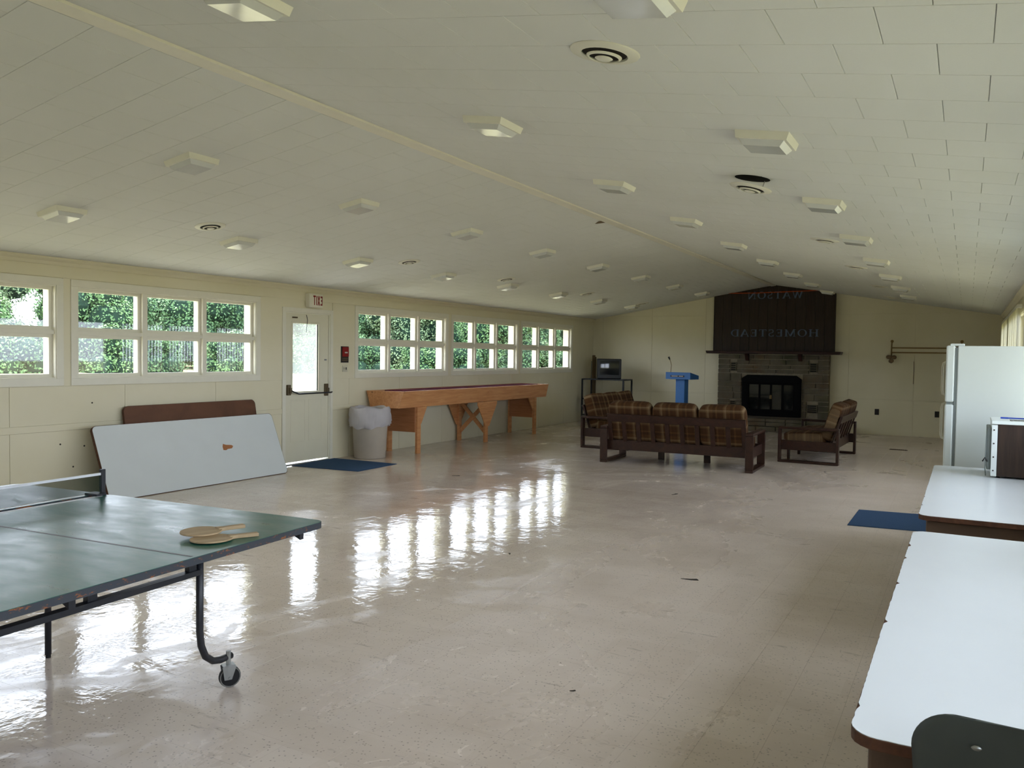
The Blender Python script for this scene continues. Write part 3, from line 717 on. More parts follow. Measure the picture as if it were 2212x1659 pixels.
# ------------------------------------------------------------------ plaid sofas with dark wooden frames
def sofa(label, width, ncush, loc, rz, midlegs):
    """local: x across, y = 0 at the rear of the arms, seat faces +y"""
    t = thing('sofa', label, 'sofa', loc, rz); D = 0.84; aw = 0.105; th = 0.036; hw = width/2
    for sx in (-1, 1):
        a0, a1 = (sx*hw, sx*(hw-aw)); a0, a1 = min(a0, a1), max(a0, a1)
        G().box(a0, a1, 0, th, th, 0.525-th).build('leg', MAT['sofawood'], t, bevel=0.006)
        G().box(a0, a1, D-th, D, th, 0.525-th).build('leg', MAT['sofawood'], t, bevel=0.006)
        G().box(a0, a1, 0, D, 0.525-th, 0.525).build('arm_rest', MAT['sofawood'], t, bevel=0.008)
        G().box(a0, a1, 0, D, 0, th).build('runner', MAT['sofawood'], t, bevel=0.008)
        m0 = sx*(hw-0.035); G().box(min(m0, m0-sx*0.03), max(m0, m0-sx*0.03), th, D-th, 0.185, 0.325).build('side_rail', MAT['sofawood'], t, bevel=0.004)
    iw = hw-aw
    G().box(-iw-0.03, iw+0.03, 0.10, 0.135, 0.185, 0.325).build('rear_rail', MAT['sofawood'], t, bevel=0.004)
    G().box(-iw-0.03, iw+0.03, D-0.09, D-0.055, 0.185, 0.325).build('front_rail', MAT['sofawood'], t, bevel=0.004)
    G().box(-iw, iw, 0.135, D-0.09, 0.255, 0.275).build('seat_deck', MAT['sofawood'], t)
    for x in midlegs: G().box(x-0.047, x+0.047, D-0.088, D-0.057, 0, 0.185).build('leg', MAT['sofawood'], t, bevel=0.004)
    tilt = 0.30; B = T(0, 0.13, 0.28) @ RX(tilt)         # reclined back: top swings towards -y
    G().box(-iw, iw, -0.032, 0, 0.335, 0.445).build('back_rail', MAT['sofawood'], t, bevel=0.005, M=B)
    ns = 3*ncush
    for i in range(ns+1):
        x = -iw + 0.03 + (2*iw-0.06)*i/ns
        G().box(x-0.03, x+0.03, -0.022, -0.004, 0.0, 0.34).build('slat', MAT['sofawood'], t, bevel=0.003, M=B)
    cw = 2*iw/ncush
    for i in range(ncush):
        x = -iw + cw*(i+0.5)
        G().pillow(cw*0.985, 0.17, 0.58, 0.24).build('back_cushion', MAT['plaid'], t, smooth=True, M=T(x, 0, 0) @ B @ T(0, 0.09, 0.305) @ RY(random.uniform(-0.02, 0.02)))
        G().pillow(cw*0.985, 0.17, 0.62, 0.24).build('seat_cushion', MAT['plaid'], t, smooth=True, M=T(x, 0.495, 0.36) @ RX(PI/2-0.05))
    return t
sofa('three seat plaid sofa seen from behind in the middle of the room', 2.15, 3, (-3.495, 10.885, 0), math.radians(1.5), (-0.40, 0.28))
sofa('plaid sofa against which the middle sofa stands, facing right near the television', 2.13, 3, (-5.57, 13.47, 0), -PI/2, ())
sofa('two seat plaid sofa facing left beside the fireplace', 1.86, 2, (-1.545, 13.32, 0), PI/2 - math.radians(1.0), (-0.5, 0.3))

# ------------------------------------------------------------------ shuffleboard table
sb = thing('shuffleboard_table', 'long knotty pine shuffleboard table under the far windows', 'table', (0, 0, 0))
y0, y1, zt, zb = 9.66, 14.47, 0.955, 0.705
xf, xb, fl = -7.20, -7.835, 0.055
def slant(a, b, c, d, z0, z1): return G().hexa(a, b)
G().hexa([(xf-fl-0.04, y0+0.04, zb), (xf-fl, y0+0.04, zb), (xf-fl, y1-0.0, zb), (xf-fl-0.04, y1, zb)], [(xf-0.04, y0+0.08, zt), (xf, y0+0.08, zt), (xf, y1, zt), (xf-0.04, y1, zt)]).build('side_board', MAT['pine'], sb, bevel=0.003)
G().hexa([(xb+fl*0.4, y0+0.04, zb), (xb+fl*0.4+0.04, y0+0.04, zb), (xb+fl*0.4+0.04, y1, zb), (xb+fl*0.4, y1, zb)], [(xb, y0+0.0, zt), (xb+0.04, y0, zt), (xb+0.04, y1, zt), (xb, y1, zt)]).build('side_board', MAT['pine'], sb, bevel=0.003)
G().hexa([(xb+fl*0.4+0.04, y0, zb), (xf-fl-0.0, y0+0.0, zb), (xf-fl-0.0, y0+0.04, zb), (xb+fl*0.4+0.04, y0+0.04, zb)], [(xb+0.0, y0-0.02, zt), (xf, y0+0.06, zt), (xf, y0+0.10, zt), (xb+0.0, y0+0.02, zt)]).build('end_board', MAT['pine'], sb, bevel=0.003)
G().box(xb+0.06, xf-0.06, y1-0.04, y1, zb, zt).build('end_board', MAT['pine'], sb, bevel=0.003)
G().box(xb+0.05, xf-0.06, y0+0.05, y1-0.04, 0.72, 0.76).build('gutter_floor', MAT['maroon'], sb)
G().box(xb+0.13, xf-0.14, y0+0.25, y1-0.2, 0.76, 0.958).build('playing_board', MAT['maroon'], sb, bevel=0.004)
for yy in (10.15, 13.97):
    for xx in (-7.25, -7.79):
        G().box(xx-0.02, xx+0.02, yy-0.045, yy+0.045, 0, 0.705).build('leg', MAT['pine'], sb, bevel=0.003)
    G().box(-7.77, -7.27, yy-0.06, yy-0.045, 0.325, 0.705).build('leg_panel', MAT['ply'], sb)
    s = 1
    G().prism([(yy+0.045, 0.705), (yy+0.045, 0.45), (yy+0.07, 0.45), (yy+0.22, 0.705)] if yy < 12 else [(yy-0.045, 0.45), (yy-0.045, 0.705), (yy-0.25, 0.705), (yy-0.07, 0.45)], -7.262, -7.24, 'x').build('gusset', MAT['pine'], sb)
yy = 12.15
for xx in (-7.25, -7.79):
    G().box(xx-0.02, xx+0.02, yy-0.045, yy+0.045, 0, 0.705).build('leg', MAT['pine'], sb, bevel=0.003)
    G().prism([(yy-0.06, 0.28), (yy+0.06, 0.28), (yy+0.32, 0.66), (yy+0.32, 0.705), (yy-0.32, 0.705), (yy-0.32, 0.66)], xx+(0.02 if xx > -7.5 else -0.035), xx+(0.035 if xx > -7.5 else -0.02), 'x').build('gusset', MAT['pine'], sb)
for z0, z1, off in ((0.16, 0.68, 0.0), (0.68, 0.16, 0.022)):
    d = Vector((0.52, 0, z1-z0)); L = d.length; a = math.atan2(z1-z0, 0.52)
    G().box(-L/2, L/2, -0.01, 0.01, -0.035, 0.035, None).build('cross_brace', MAT['pine'], sb, M=T(-7.52, yy+off, 0.42) @ RY(-a))

# ------------------------------------------------------------------ bin, mats, leaning boards
bn = thing('trash_can', 'grey beige round trash can with white liner beside the door', 'trash can', (-7.535, 9.36, 0))
G().lathe([(0.20, 0.0), (0.225, 0.006), (0.262, 0.66), (0.275, 0.67), (0.275, 0.70), (0.262, 0.70), (0.255, 0.66), (0.215, 0.03), (0.001, 0.03)], 36).build('bin_body', MAT['canplastic'], bn, smooth=True)
rnd = [random.uniform(-1, 1) for _ in range(40)]
def crumple(a, z, i): return 0.010*math.sin(7*a+i*1.7)+0.008*math.sin(13*a+2.9*i)+0.006*math.sin(23*a+i)
bg_ = G().lathe([(0.285, 0.455), (0.292, 0.47), (0.300, 0.54), (0.296, 0.62), (0.290, 0.70), (0.278, 0.735), (0.258, 0.735), (0.245, 0.70), (0.235, 0.60), (0.225, 0.50)], 60, closed=True, wob=crumple)
bg_.v = [(x, y, z + (0.022*math.sin(2*math.atan2(y, x)+1)+0.012*math.sin(9*math.atan2(y, x)))*max(0, min(1, (0.60-z)/0.12)) + (0.012*math.sin(5*math.atan2(y, x)) if z > 0.69 else 0)) for x, y, z in bg_.v]
bg_.build('liner', MAT['bag'], bn, smooth=True)
m = G().hexa([(-6.745, 8.14, 0.001), (-6.77, 8.99, 0.001), (-7.86, 8.97, 0.001), (-7.79, 8.05, 0.001)][::-1], [(-6.747, 8.142, 0.008), (-6.772, 8.988, 0.008), (-7.858, 8.968, 0.008), (-7.788, 8.052, 0.008)][::-1]).build('floor_mat', MAT['bluemat'])
tag(m, 'navy blue floor mat in front of the exit door', 'mat')
m = G().hexa([(-0.915, 8.0, 0.001), (0.30, 8.13, 0.001), (0.30, 9.03, 0.001), (-0.912, 8.883, 0.001)], [(-0.913, 8.002, 0.008), (0.298, 8.132, 0.008), (0.298, 9.028, 0.008), (-0.910, 8.881, 0.008)]).build('floor_mat', MAT['bluemat'])
tag(m, 'dark blue floor mat near the refrigerator', 'mat')
def rounded(x0, x1, y0, y1, r, n=5):
    out = []
    for cx, cy, a0 in ((x1-r, y1-r, 0), (x0+r, y1-r, PI/2), (x0+r, y0+r, PI), (x1-r, y0+r, 1.5*PI)):
        out += [(cx + r*math.cos(a0+i*PI/2/n), cy + r*math.sin(a0+i*PI/2/n)) for i in range(n+1)]
    return out
# local plane: x = along wall, y = up the board, z = towards the room
def board(name, label, L, Hh, face, loc, lean, th, r):
    t = thing(name, label, 'table top', loc)
    M = RZ(PI/2) @ RX(PI/2 - lean)
    G().prism(rounded(0, L, 0, Hh, r), -th, -0.0015, 'z').build('core', MAT['brownedge'], t, M=M)
    f = G().prism(rounded(0.004, L-0.004, 0.004, Hh-0.004, r), -0.0015, 0.0, 'z').build('facing', face, t, M=M)
    return t, f
t, f = board('leaning_tabletop', 'pale grey table top with chipped spot leaning on the left wall', 2.44, 0.79, MAT['greylam'], (-7.385, 5.135, 0.004), math.asin(0.30/0.79), 0.034, 0.05)
ch = G().prism([(1.545, 0.425), (1.56, 0.46), (1.60, 0.445), (1.68, 0.435), (1.70, 0.42), (1.675, 0.395), (1.61, 0.392), (1.585, 0.38), (1.545, 0.385)], 0.0, 0.0012, 'z').build('chipped_patch', MAT['ply'], t, M=RZ(PI/2) @ RX(PI/2 - math.asin(0.30/0.79)))
board('leaning_tabletop', 'dark brown table top standing behind the pale grey one', 1.84, 0.92, MAT['brownboard'], (-7.66, 5.59, 0.004), math.asin(0.16/0.92), 0.03, 0.06)

# ------------------------------------------------------------------ table tennis table
pp = thing('table_tennis_table', 'green table tennis table with black steel frame at left', 'table', (-2.430, 2.03, 0), math.radians(4.0))
TZ, TTH, HW = 0.76, 0.028, 0.752
def half_top(x0, x1, corner_hi):
    r = 0.045; g = G(); pts = rounded(x0, x1, -HW, HW, r, 5)
    return pts
for x0, x1, nm in ((-1.405, 0.0, 'playing_surface'), (-2.11, -1.445, 'playing_surface')):
    pts = rounded(x0, x1, -HW, HW, 0.05)
    G().prism(pts, TZ-TTH, TZ-0.0015, 'z').build('core', MAT['worn'], pp)
    G().prism(rounded(x0+0.002, x1-0.002, -HW+0.002, HW-0.002, 0.05), TZ-0.0015, TZ, 'z').build(nm, MAT['green'], pp)
for a, b in ((-1.405, -1.365), (-1.495, -1.46)):
    G().box(a+0.008, b-0.004, -HW+0.05, HW-0.05, TZ, TZ+0.0006).build('white_line', MAT['whiteline'], pp)
G().box(-1.40, -0.02, -0.006, 0.006, TZ, TZ+0.0005).build('centre_seam', MAT['blackmetal'], pp)
# net and posts
for sy in (-1, 1):
    p = G(); p.box(-1.435, -1.415, sy*(HW-0.01)-0.012, sy*(HW-0.01)+0.012, TZ-0.05, TZ+0.13); p.box(-1.47, -1.38, sy*(HW-0.05)-0.03, sy*(HW-0.05)+0.03, TZ+0.0006, TZ+0.012)
    p.build('net_post', MAT['blackmetal'], pp, bevel=0.002)
G().box(-1.427, -1.424, -HW+0.005, HW-0.005, TZ+0.012, TZ+0.100).build('net', MAT['net'], pp)
G().box(-1.430, -1.421, -HW+0.005, HW-0.005, TZ+0.100, TZ+0.112).build('net_tape', MAT['whiteline'], pp)
# frame: end beam, side rails, legs
G().box(-0.419, -0.389, -0.68, 0.41, 0.548, 0.576).build('cross_beam', MAT['blackmetal'], pp, bevel=0.003)
G().box(-0.389, -0.377, -0.68, 0.39, 0.568, 0.576).build('beam_flange', MAT['blackmetal'], pp)
for y in (0.36, -0.64):
    G().box(-1.40, -0.12, y-0.012, y+0.012, TZ-TTH-0.04, TZ-TTH).build('side_rail', MAT['blackmetal'], pp)
for y in (0.36, -0.64, -0.12): G().box(-0.417, -0.391, y-0.02, y+0.02, 0.576, TZ-TTH).build('bracket', MAT['blackmetal'], pp)
for y in (0.66, -0.45): G().prism([(-0.16, TZ-TTH), (-0.06, TZ-TTH), (-0.06, TZ-TTH-0.045)], y-0.012, y+0.012, 'y').build('corner_bracket', MAT['blackmetal'], pp)
def caster(y, sgn, parent):
    c = G(); c.box(-0.022, 0.022, -0.026, 0.026, 0.098, 0.104); c.hexa([(-0.024, -0.022, 0.04), (-0.019, -0.022, 0.04), (-0.019, 0.010, 0.04), (-0.024, 0.010, 0.04)], [(-0.024, -0.03, 0.098), (-0.019, -0.03, 0.098), (-0.019, 0.03, 0.098), (-0.024, 0.03, 0.098)])
    c.hexa([(0.019, -0.022, 0.04), (0.024, -0.022, 0.04), (0.024, 0.010, 0.04), (0.019, 0.010, 0.04)], [(0.019, -0.03, 0.098), (0.024, -0.03, 0.098), (0.024, 0.03, 0.098), (0.019, 0.03, 0.098)])
    c.tube([(0, 0.0, 0.104), (0, 0.0, 0.165)], 0.011, 8); c.tube([(-0.03, 0.0, 0.048), (0.03, 0.0, 0.048)], 0.006, 8)
    M = T(-0.396, y, 0) @ RZ(-0.55)
    f = c.build('caster_fork', MAT['steel'], parent, M=M)
    WM = T(0, 0.006, 0.048) @ RY(PI/2)
    G().lathe([(0.001, -0.012), (0.043, -0.012), (0.048, -0.006), (0.048, 0.006), (0.043, 0.012), (0.001, 0.012)], 22, M=WM).build('wheel', MAT['rubber'], f, smooth=False)
    G().lathe([(0.041, 0.0125), (0.046, 0.0125), (0.046, 0.0115), (0.041, 0.0115), (0.041, 0.0125)], 22, M=WM, closed=True).build('wheel_rim', MAT['tire'], f)
for y, s in ((0.41, 1), (-0.69, -1)):
    yv = y - s*0.0
    pts = [(-0.404, yv, 0.715), (-0.404, yv, 0.30), (-0.404, yv+s*0.008, 0.235), (-0.404, yv+s*0.032, 0.180), (-0.404, yv+s*0.075, 0.146), (-0.404, yv+s*0.12, 0.135), (-0.404, yv+s*0.185, 0.135)]
    lg = G().tube(pts, 0.0155, 12).build('leg', MAT['blackmetal'], pp, smooth=True)
    caster(yv+s*0.16, s, lg)
    G().tube([(-1.43, y+0.03, TZ-TTH), (-1.43, y+0.03, 0.016)], 0.015, 10).build('leg', MAT['blackmetal'], pp, smooth=True)
    G().tube([(-1.43, y+0.03, 0.0), (-1.43, y+0.03, 0.016)], 0.012, 10).build('foot', MAT['rubber'], pp)
# paddles
def paddle(label, p0, p1, z, tiltx):
    d = Vector((p1[0]-p0[0], p1[1]-p0[1])); a = math.atan2(d.y, d.x)
    t = thing('paddle', label, 'paddle', (p0[0], p0[1], z), a); t.rotation_euler = (tiltx, 0, a)
    n = 28; pts = [(0.08 + 0.082*math.cos(2*PI*i/n), 0.076*math.sin(2*PI*i/n)) for i in range(n)]
    G().prism(pts, 0.0, 0.007, 'z').build('blade', MAT['paddle'], t, bevel=0.002)
    G().prism([(0.145, -0.022), (0.18, -0.013), (0.262, -0.015), (0.262, 0.015), (0.18, 0.013), (0.145, 0.022)], -0.004, 0.011, 'z').build('handle', MAT['paddle'], t, bevel=0.003)
    return t
paddle('upper wooden paddle of the two lying on the green table', (-2.72, 2.20), (-2.635, 2.45), 0.775, 0.03)
paddle('lower wooden paddle nearest the edge of the green table', (-2.63, 2.17), (-2.505, 2.40), 0.7645, 0.0)
paddle('wooden paddle cut off at the left frame edge behind the net', (-4.43, 2.06), (-4.25, 2.22), 0.7645, 0.0)

# ------------------------------------------------------------------ two white folding tables on the right
def folding_table(label, yy0, yy1, seed):
    rn = random.Random(seed); t = thing('folding_table', label, 'table', (0, 0, 0)); x0, x1 = -0.193, 0.567
    r = 0.055
    G().prism(rounded(x0, x1, yy0, yy1, r), 0.714, 0.7385, 'z').build('core', MAT['brownedge'], t, bevel=0.002)
    pts = []
    base = rounded(x0, x1, yy0, yy1, r)
    for (ax, ay), (bx_, by) in zip(base, base[1:]+base[:1]):
        n = max(1, int(math.hypot(bx_-ax, by-ay)/0.02))
        for i in range(n):
            px, py = ax+(bx_-ax)*i/n, ay+(by-ay)*i/n
            k = rn.uniform(0.0005, 0.0025) + (rn.uniform(0.004, 0.012) if rn.random() < 0.03 else 0)
            cx, cy = (x0+x1)/2, (yy0+yy1)/2
            nx, ny = (1 if px < x0+r else -1 if px > x1-r else 0), (1 if py < yy0+r else -1 if py > yy1-r else 0)
            pts.append((px+nx*k, py+ny*k))
    G().prism(pts, 0.7385, 0.740, 'z').build('laminate_top', MAT['laminate'], t)
    ap = G()
    for a, b, c, d in ((x0+0.035, x1-0.035, yy0+0.04, yy0+0.055), (x0+0.035, x1-0.035, yy1-0.055, yy1-0.04), (x0+0.035, x0+0.05, yy0+0.055, yy1-0.055), (x1-0.05, x1-0.035, yy0+0.055, yy1-0.055)):
        ap.box(a, b, c, d, 0.648, 0.714)
    ap.build('apron', MAT['brownsteel'], t, bevel=0.008)
    for yl in (yy0+0.28, yy1-0.28):
        for xl in (x0+0.085, x1-0.085): G().tube([(xl, yl, 0.70), (xl, yl, 0.012)], 0.0125, 10).build('leg', MAT['brownsteel'], t, smooth=True); G().tube([(xl, yl, 0.0), (xl, yl, 0.012)], 0.016, 10).build('foot', MAT['rubber'], t)
        G().tube([(x0+0.085, yl, 0.30), (x1-0.085, yl, 0.30)], 0.010, 8).build('stretcher', MAT['brownsteel'], t)
    return t
folding_table('white topped folding table with chipped brown edges nearest the camera', 1.80, 4.13, 3)
folding_table('white topped folding table that carries the microwave', 4.56, 6.84, 5)

# ------------------------------------------------------------------ refrigerator
fr = thing('refrigerator', 'white two door refrigerator beyond the folding tables', 'refrigerator', (0, 0, 0))
fy0, fy1 = 7.0, 7.74
G().box(-0.062, 0.575, fy0, fy1, 0.05, 1.628).build('cabinet', MAT['fridge'], fr, bevel=0.006)
G().box(-0.03, 0.56, fy0+0.02, fy1-0.02, 0.0, 0.05).build('kick_base', MAT['blackplastic'], fr)
G().box(-0.080, -0.062, fy0+0.006, fy1-0.006, 0.08, 1.615).build('gasket', MAT['gasket'], fr)
d1 = G().box(-0.140, -0.080, fy0, fy1, 1.203, 1.630).build('freezer_door', MAT['fridge'], fr, bevel=0.012)
d2 = G().box(-0.140, -0.080, fy0, fy1, 0.08, 1.188).build('fridge_door', MAT['fridge'], fr, bevel=0.012)
for d, za, zb_ in ((d1, 1.225, 1.51), (d2, 0.86, 1.17)):
    h = G(); yh = fy0+0.72
    h.tube([(-0.140, yh, zb_), (-0.172, yh, zb_-0.015), (-0.178, yh, zb_-0.05), (-0.178, yh, za+0.05), (-0.172, yh, za+0.015), (-0.140, yh, za)], 0.009, 8)
    h.build('handle', MAT['switch'], d, smooth=True)
G().box(-0.115, -0.02, fy0+0.02, fy0+0.09, 1.628, 1.645).build('hinge_cover', MAT['fridge'], fr, bevel=0.004)
G().box(-0.13, -0.07, fy0+0.01, fy0+0.06, 1.189, 1.202).build('hinge', MAT['gasket'], fr)

# ------------------------------------------------------------------ microwave with cord and pen on top
mw = thing('microwave', 'microwave oven with dark woodgrain side on the far folding table', 'microwave', (0, 0, 0))
ma, mb, mz = 6.30, 6.72, 0.752
G().box(0.192, 0.545, ma, mb, mz, 1.098).build('wood_side_case', MAT['woodgrain'], mw, bevel=0.003)
G().box(0.156, 0.190, ma-0.004, mb+0.004, mz, 1.094).build('rear_flange', MAT['fridge'], mw, bevel=0.002)
for z in (0.79, 0.88, 0.97, 1.06): G().tube([(0.170, ma-0.007, z), (0.170, ma-0.003, z)], 0.005, 8).build('rivet', MAT['scrap'], mw)
G().box(0.154, 0.548, ma-0.006, mb+0.006, 1.098, 1.122).build('top_cover', MAT['fridge'], mw, bevel=0.004)
for i in range(9): G().box(0.262+i*0.009, 0.267+i*0.009, ma+0.04, ma+0.16, 1.1222, 1.1236).build('vent_slot', MAT['scrap'], mw)
G().box(0.132, 0.156, ma+0.02, mb-0.02, mz+0.04, 1.07).build('rear_cover', MAT['gasket'], mw, bevel=0.006)
for x in (0.2, 0.5):
    for y in (ma+0.04, mb-0.04): G().tube([(x, y, 0.740), (x, y, mz)], 0.012, 8).build('foot', MAT['rubber'], mw)
cd = G().tube([(0.135, ma+0.03, 1.05), (0.128, ma+0.028, 1.02), (0.126, ma+0.02, 0.90), (0.124, ma+0.02, 0.80), (0.13, ma+0.06, 0.747)], 0.0035, 6); cd.build('power_cord', MAT['gasket'], mw, smooth=True)
ck = G().tube([(0.108, ma+0.015, 0.845), (0.122, ma+0.015, 0.872), (0.136, ma+0.015, 0.845)], 0.0045, 6).build('cord_clip', MAT['blackplastic'], mw)
pn = thing('pen', 'blue ballpoint pen lying on top of the microwave', 'pen', (0.212, ma+0.27, 1.1275), -0.05)
G().tube([(0.0, 0, 0), (0.045, 0, 0)], 0.0055, 10).build('cap', MAT['ink'], pn); G().tube([(0.045, 0, 0), (0.15, 0, 0)], 0.0045, 10).build('barrel', MAT['ink'], pn)
sp = G().box(0.33, 0.43, 5.78, 5.80, 0.7402, 0.746).build('marker_pen', MAT['blackplastic'], bevel=0.002); tag(sp, 'thin dark pen lying on the white table by the microwave', 'pen')

# ------------------------------------------------------------------ plastic chair at the table end
chair = thing('plastic_chair', 'dark grey green moulded plastic chair at the near table end', 'chair', (0.163, 1.69, 0))
def shell():
    g = G(); vs = []; fs = []; nu, nv = 28, 48
    def pt(u, v, off):              # u -1..1 across, v 0..1 up the back
        hw = 0.215 + 0.025*v - 0.035*max(0, v-0.8)/0.2*0.3
        e = abs(u)
        z = 0.50 + 0.37*v
        if v > 0.80:                # rounded top corners
            k = (v-0.80)/0.20; z = 0.796 + 0.074*math.sin(k*PI/2); hw = hw - 0.075*(1-math.cos(k*PI/2))
        x = hw*u
        y = 0.035*(e**2) + 0.035*(1-v) - 0.03*v**2 + off*1.0
        z -= 0.010*e**2.2
        return (x, y, z)
    for off in (0.0, 0.006):
        for j in range(nv+1):
            for i in range(nu+1): vs.append(pt(-1+2*i/nu, j/nv, off))
    N = (nu+1)*(nv+1)
    for j in range(nv):
        for i in range(nu):
            a = j*(nu+1)+i; fs.append((a, a+1, a+nu+2, a+nu+1)); fs.append((N+a, N+a+nu+1, N+a+nu+2, N+a+1))
    for i in range(nu):
        a = nv*(nu+1)+i; fs.append((a, a+1, N+a+1, N+a)); fs.append((i+1, i, N+i, N+i+1))
    for j in range(nv):
        a = j*(nu+1); fs.append((a, a+nu+1, N+a+nu+1, N+a)); b = a+nu; fs.append((b+nu+1, b, N+b, N+b+nu+1))
    return g.add(vs, fs)
shell().build('backrest', MAT['chair'], chair, smooth=True)
g = G(); vs = []; fs = []; n = 10
for zo in (0, -0.006):
    for j in range(n+1):
        for i in range(n+1):
            u, v = -1+2*i/n, j/n
            vs.append((u*0.215*(1-0.08*v), 0.03+0.40*v, 0.455 - 0.02*math.sin(v*PI) + 0.012*u*u - 0.03*max(0, v-0.85)/0.15 + zo + 0.06*max(0, 0.12-v)/0.12))
N = (n+1)**2
for j in range(n):
    for i in range(n):
        a = j*(n+1)+i; fs.append((a, a+1, a+n+2, a+n+1)); fs.append((N+a, N+a+n+1, N+a+n+2, N+a+1))
g.add(vs, fs).build('seat', MAT['chair'], chair, smooth=True)
for sx in (-1, 1):
    G().tube([(sx*0.19, 0.03, 0.80), (sx*0.20, 0.045, 0.60), (sx*0.20, 0.02, 0.44), (sx*0.21, -0.05, 0.01)], 0.010, 8).build('leg', MAT['steel'], chair, smooth=True)
    G().tube([(sx*0.20, 0.02, 0.44), (sx*0.19, 0.35, 0.432), (sx*0.19, 0.385, 0.42), (sx*0.205, 0.43, 0.01)], 0.010, 8).build('leg', MAT['steel'], chair, smooth=True)
    G().pillow(0.018, 0.006, 0.010, 0.9, 12, 8).build('rivet', MAT['steel'], chair, smooth=True, M=T(sx*0.128, 0.000-0.012, 0.815))

# ------------------------------------------------------------------ far left corner: stand, television, folded screen
ts = thing('tv_stand', 'black metal television stand in the far left corner', 'stand', (-7.20, 17.46, 0))
for x in (-0.50, 0.50):
    for y in (-0.26, 0.26): G().box(x-0.016, x+0.016, y-0.016, y+0.016, 0, 0.975).build('leg', MAT['blackmetal'], ts)
for z in (0.975, 0.53, 0.16):
    G().box(-0.516, 0.516, -0.276, 0.276, z, z+0.028).build('shelf', MAT['blackmetal'], ts, bevel=0.003)
tv = thing('television', 'black tube television on the metal stand', 'television', (-7.19, 17.44, 1.003), math.radians(38))
G().box(-0.285, 0.285, -0.18, -0.10, 0, 0.46).build('bezel', MAT['blackplastic'], tv, bevel=0.02)
G().hexa([(-0.275, -0.10, 0.005), (0.275, -0.10, 0.005), (0.18, 0.24, 0.03), (-0.18, 0.24, 0.03)], [(-0.275, -0.10, 0.455), (0.275, -0.10, 0.455), (0.18, 0.24, 0.34), (-0.18, 0.24, 0.34)]).build('rear_case', MAT['blackplastic'], tv, bevel=0.01)
g = G(); vs = []; fs = []; n = 12
for j in range(n+1):
    for i in range(n+1):
        u, v = -1+2*i/n, -1+2*j/n; vs.append((0.225*u, -0.182 - 0.016*(1-u*u*0.6-v*v*0.4), 0.255+0.165*v))
for j in range(n):
    for i in range(n): a = j*(n+1)+i; fs.append((a, a+1, a+n+2, a+n+1))
g.add(vs, fs).build('screen', MAT['screen'], tv, smooth=True)
for i in range(4): G().box(-0.06+i*0.035, -0.04+i*0.035, -0.184, -0.178, 0.03, 0.045).build('button', MAT['scrap'], tv)
ps = thing('projection_screen', 'folded tripod projection screen standing behind the television stand', 'screen', (-7.71, 17.86, 0))
G().tube([(0, 0, 0.20), (0, 0, 1.54)], 0.036, 12).build('screen_tube', MAT['cork'], ps, smooth=True)
G().tube([(0.055, -0.03, 0.05), (0.06, -0.02, 1.50)], 0.016, 8).build('pole', MAT['bronze'], ps, smooth=True)
G().tube([(-0.055, -0.03, 0.04), (-0.045, -0.02, 1.40)], 0.012, 8).build('pole', MAT['steel'], ps, smooth=True)
for a in (0.4, 2.5, 4.6): G().tube([(0.0, 0, 0.32), (0.07*math.cos(a), 0.07*math.sin(a), 0.0)], 0.010, 8).build('tripod_leg', MAT['blackmetal'], ps)

# ------------------------------------------------------------------ blue lectern
lc = thing('lectern', 'blue lectern with gooseneck microphone against the far wall', 'lectern', (-5.33, 17.12, 0), math.radians(-10))
G().box(-0.22, 0.22, -0.18, 0.18, 0, 0.04).build('base', MAT['bluepaint'], lc, bevel=0.006)
G().box(-0.105, 0.105, -0.09, 0.09, 0.04, 1.05).build('column', MAT['bluepaint'], lc, bevel=0.006)
G().prism([(-0.20, 1.05), (0.20, 1.05), (0.20, 1.13), (-0.20, 1.20)], -0.29, 0.29, 'x').build('reading_box', MAT['bluepaint'], lc, bevel=0.006)
G().box(-0.17, 0.15, -0.206, -0.199, 1.10, 1.135).build('name_plate', MAT['scrap'], lc)
for a, b in ((-0.145, 0.0), (0.025, 0.125)): G().box(a, b, -0.208, -0.2055, 1.109, 1.127).build('name_plate_print', MAT['paper'], lc)
mic = G().tube([(-0.25, -0.05, 1.17), (-0.245, -0.05, 1.26), (-0.235, -0.055, 1.35), (-0.25, -0.065, 1.43), (-0.272, -0.075, 1.475)], 0.006, 8).build('gooseneck', MAT['brass'], lc, smooth=True)
G().tube([(-0.265, -0.072, 1.465), (-0.275, -0.077, 1.49), (-0.29, -0.083, 1.525)], [0.012, 0.017, 0.022], 10).build('microphone', MAT['blackplastic'], mic, smooth=True)

# ------------------------------------------------------------------ wall rack, outlets, floor register
rk = thing('wall_rack', 'double bar metal rack mounted high on the far right wall', 'rack', (0, 0, 0))
for z, yy in ((1.768, 18.10), (1.675, 18.10)): G().tube([(-1.345, yy, z), (-0.08, yy, z)], 0.013, 8).build('bar', MAT['brass'], rk, smooth=True)
for x in (-1.335, -0.10):
    G().tube([(x, YB, 1.90), (x, 18.14, 1.91), (x, 18.10, 1.80), (x, 18.10, 1.62)], 0.013, 8).build('bracket', MAT['brass'], rk, smooth=True)
    G().tube([(x, YB-0.001, 1.90), (x, YB-0.012, 1.90)], 0.03, 12).build('wall_plate', MAT['brass'], rk)
hk = G().tube([(-1.335, 18.10, 1.62), (-1.345, 18.10, 1.55), (-1.335, 18.10, 1.46)], 0.012, 8).build('hanger', MAT['cork'], rk)
for a in range(3):
    G().pillow(0.10, 0.03, 0.085, 0.8, 12, 8).build('knob_lobe', MAT['cork'], hk, smooth=True, M=T(-1.335 + 0.055*math.cos(a*2.09+0.5), 18.095, 1.555 + 0.05*math.sin(a*2.09+0.5)))
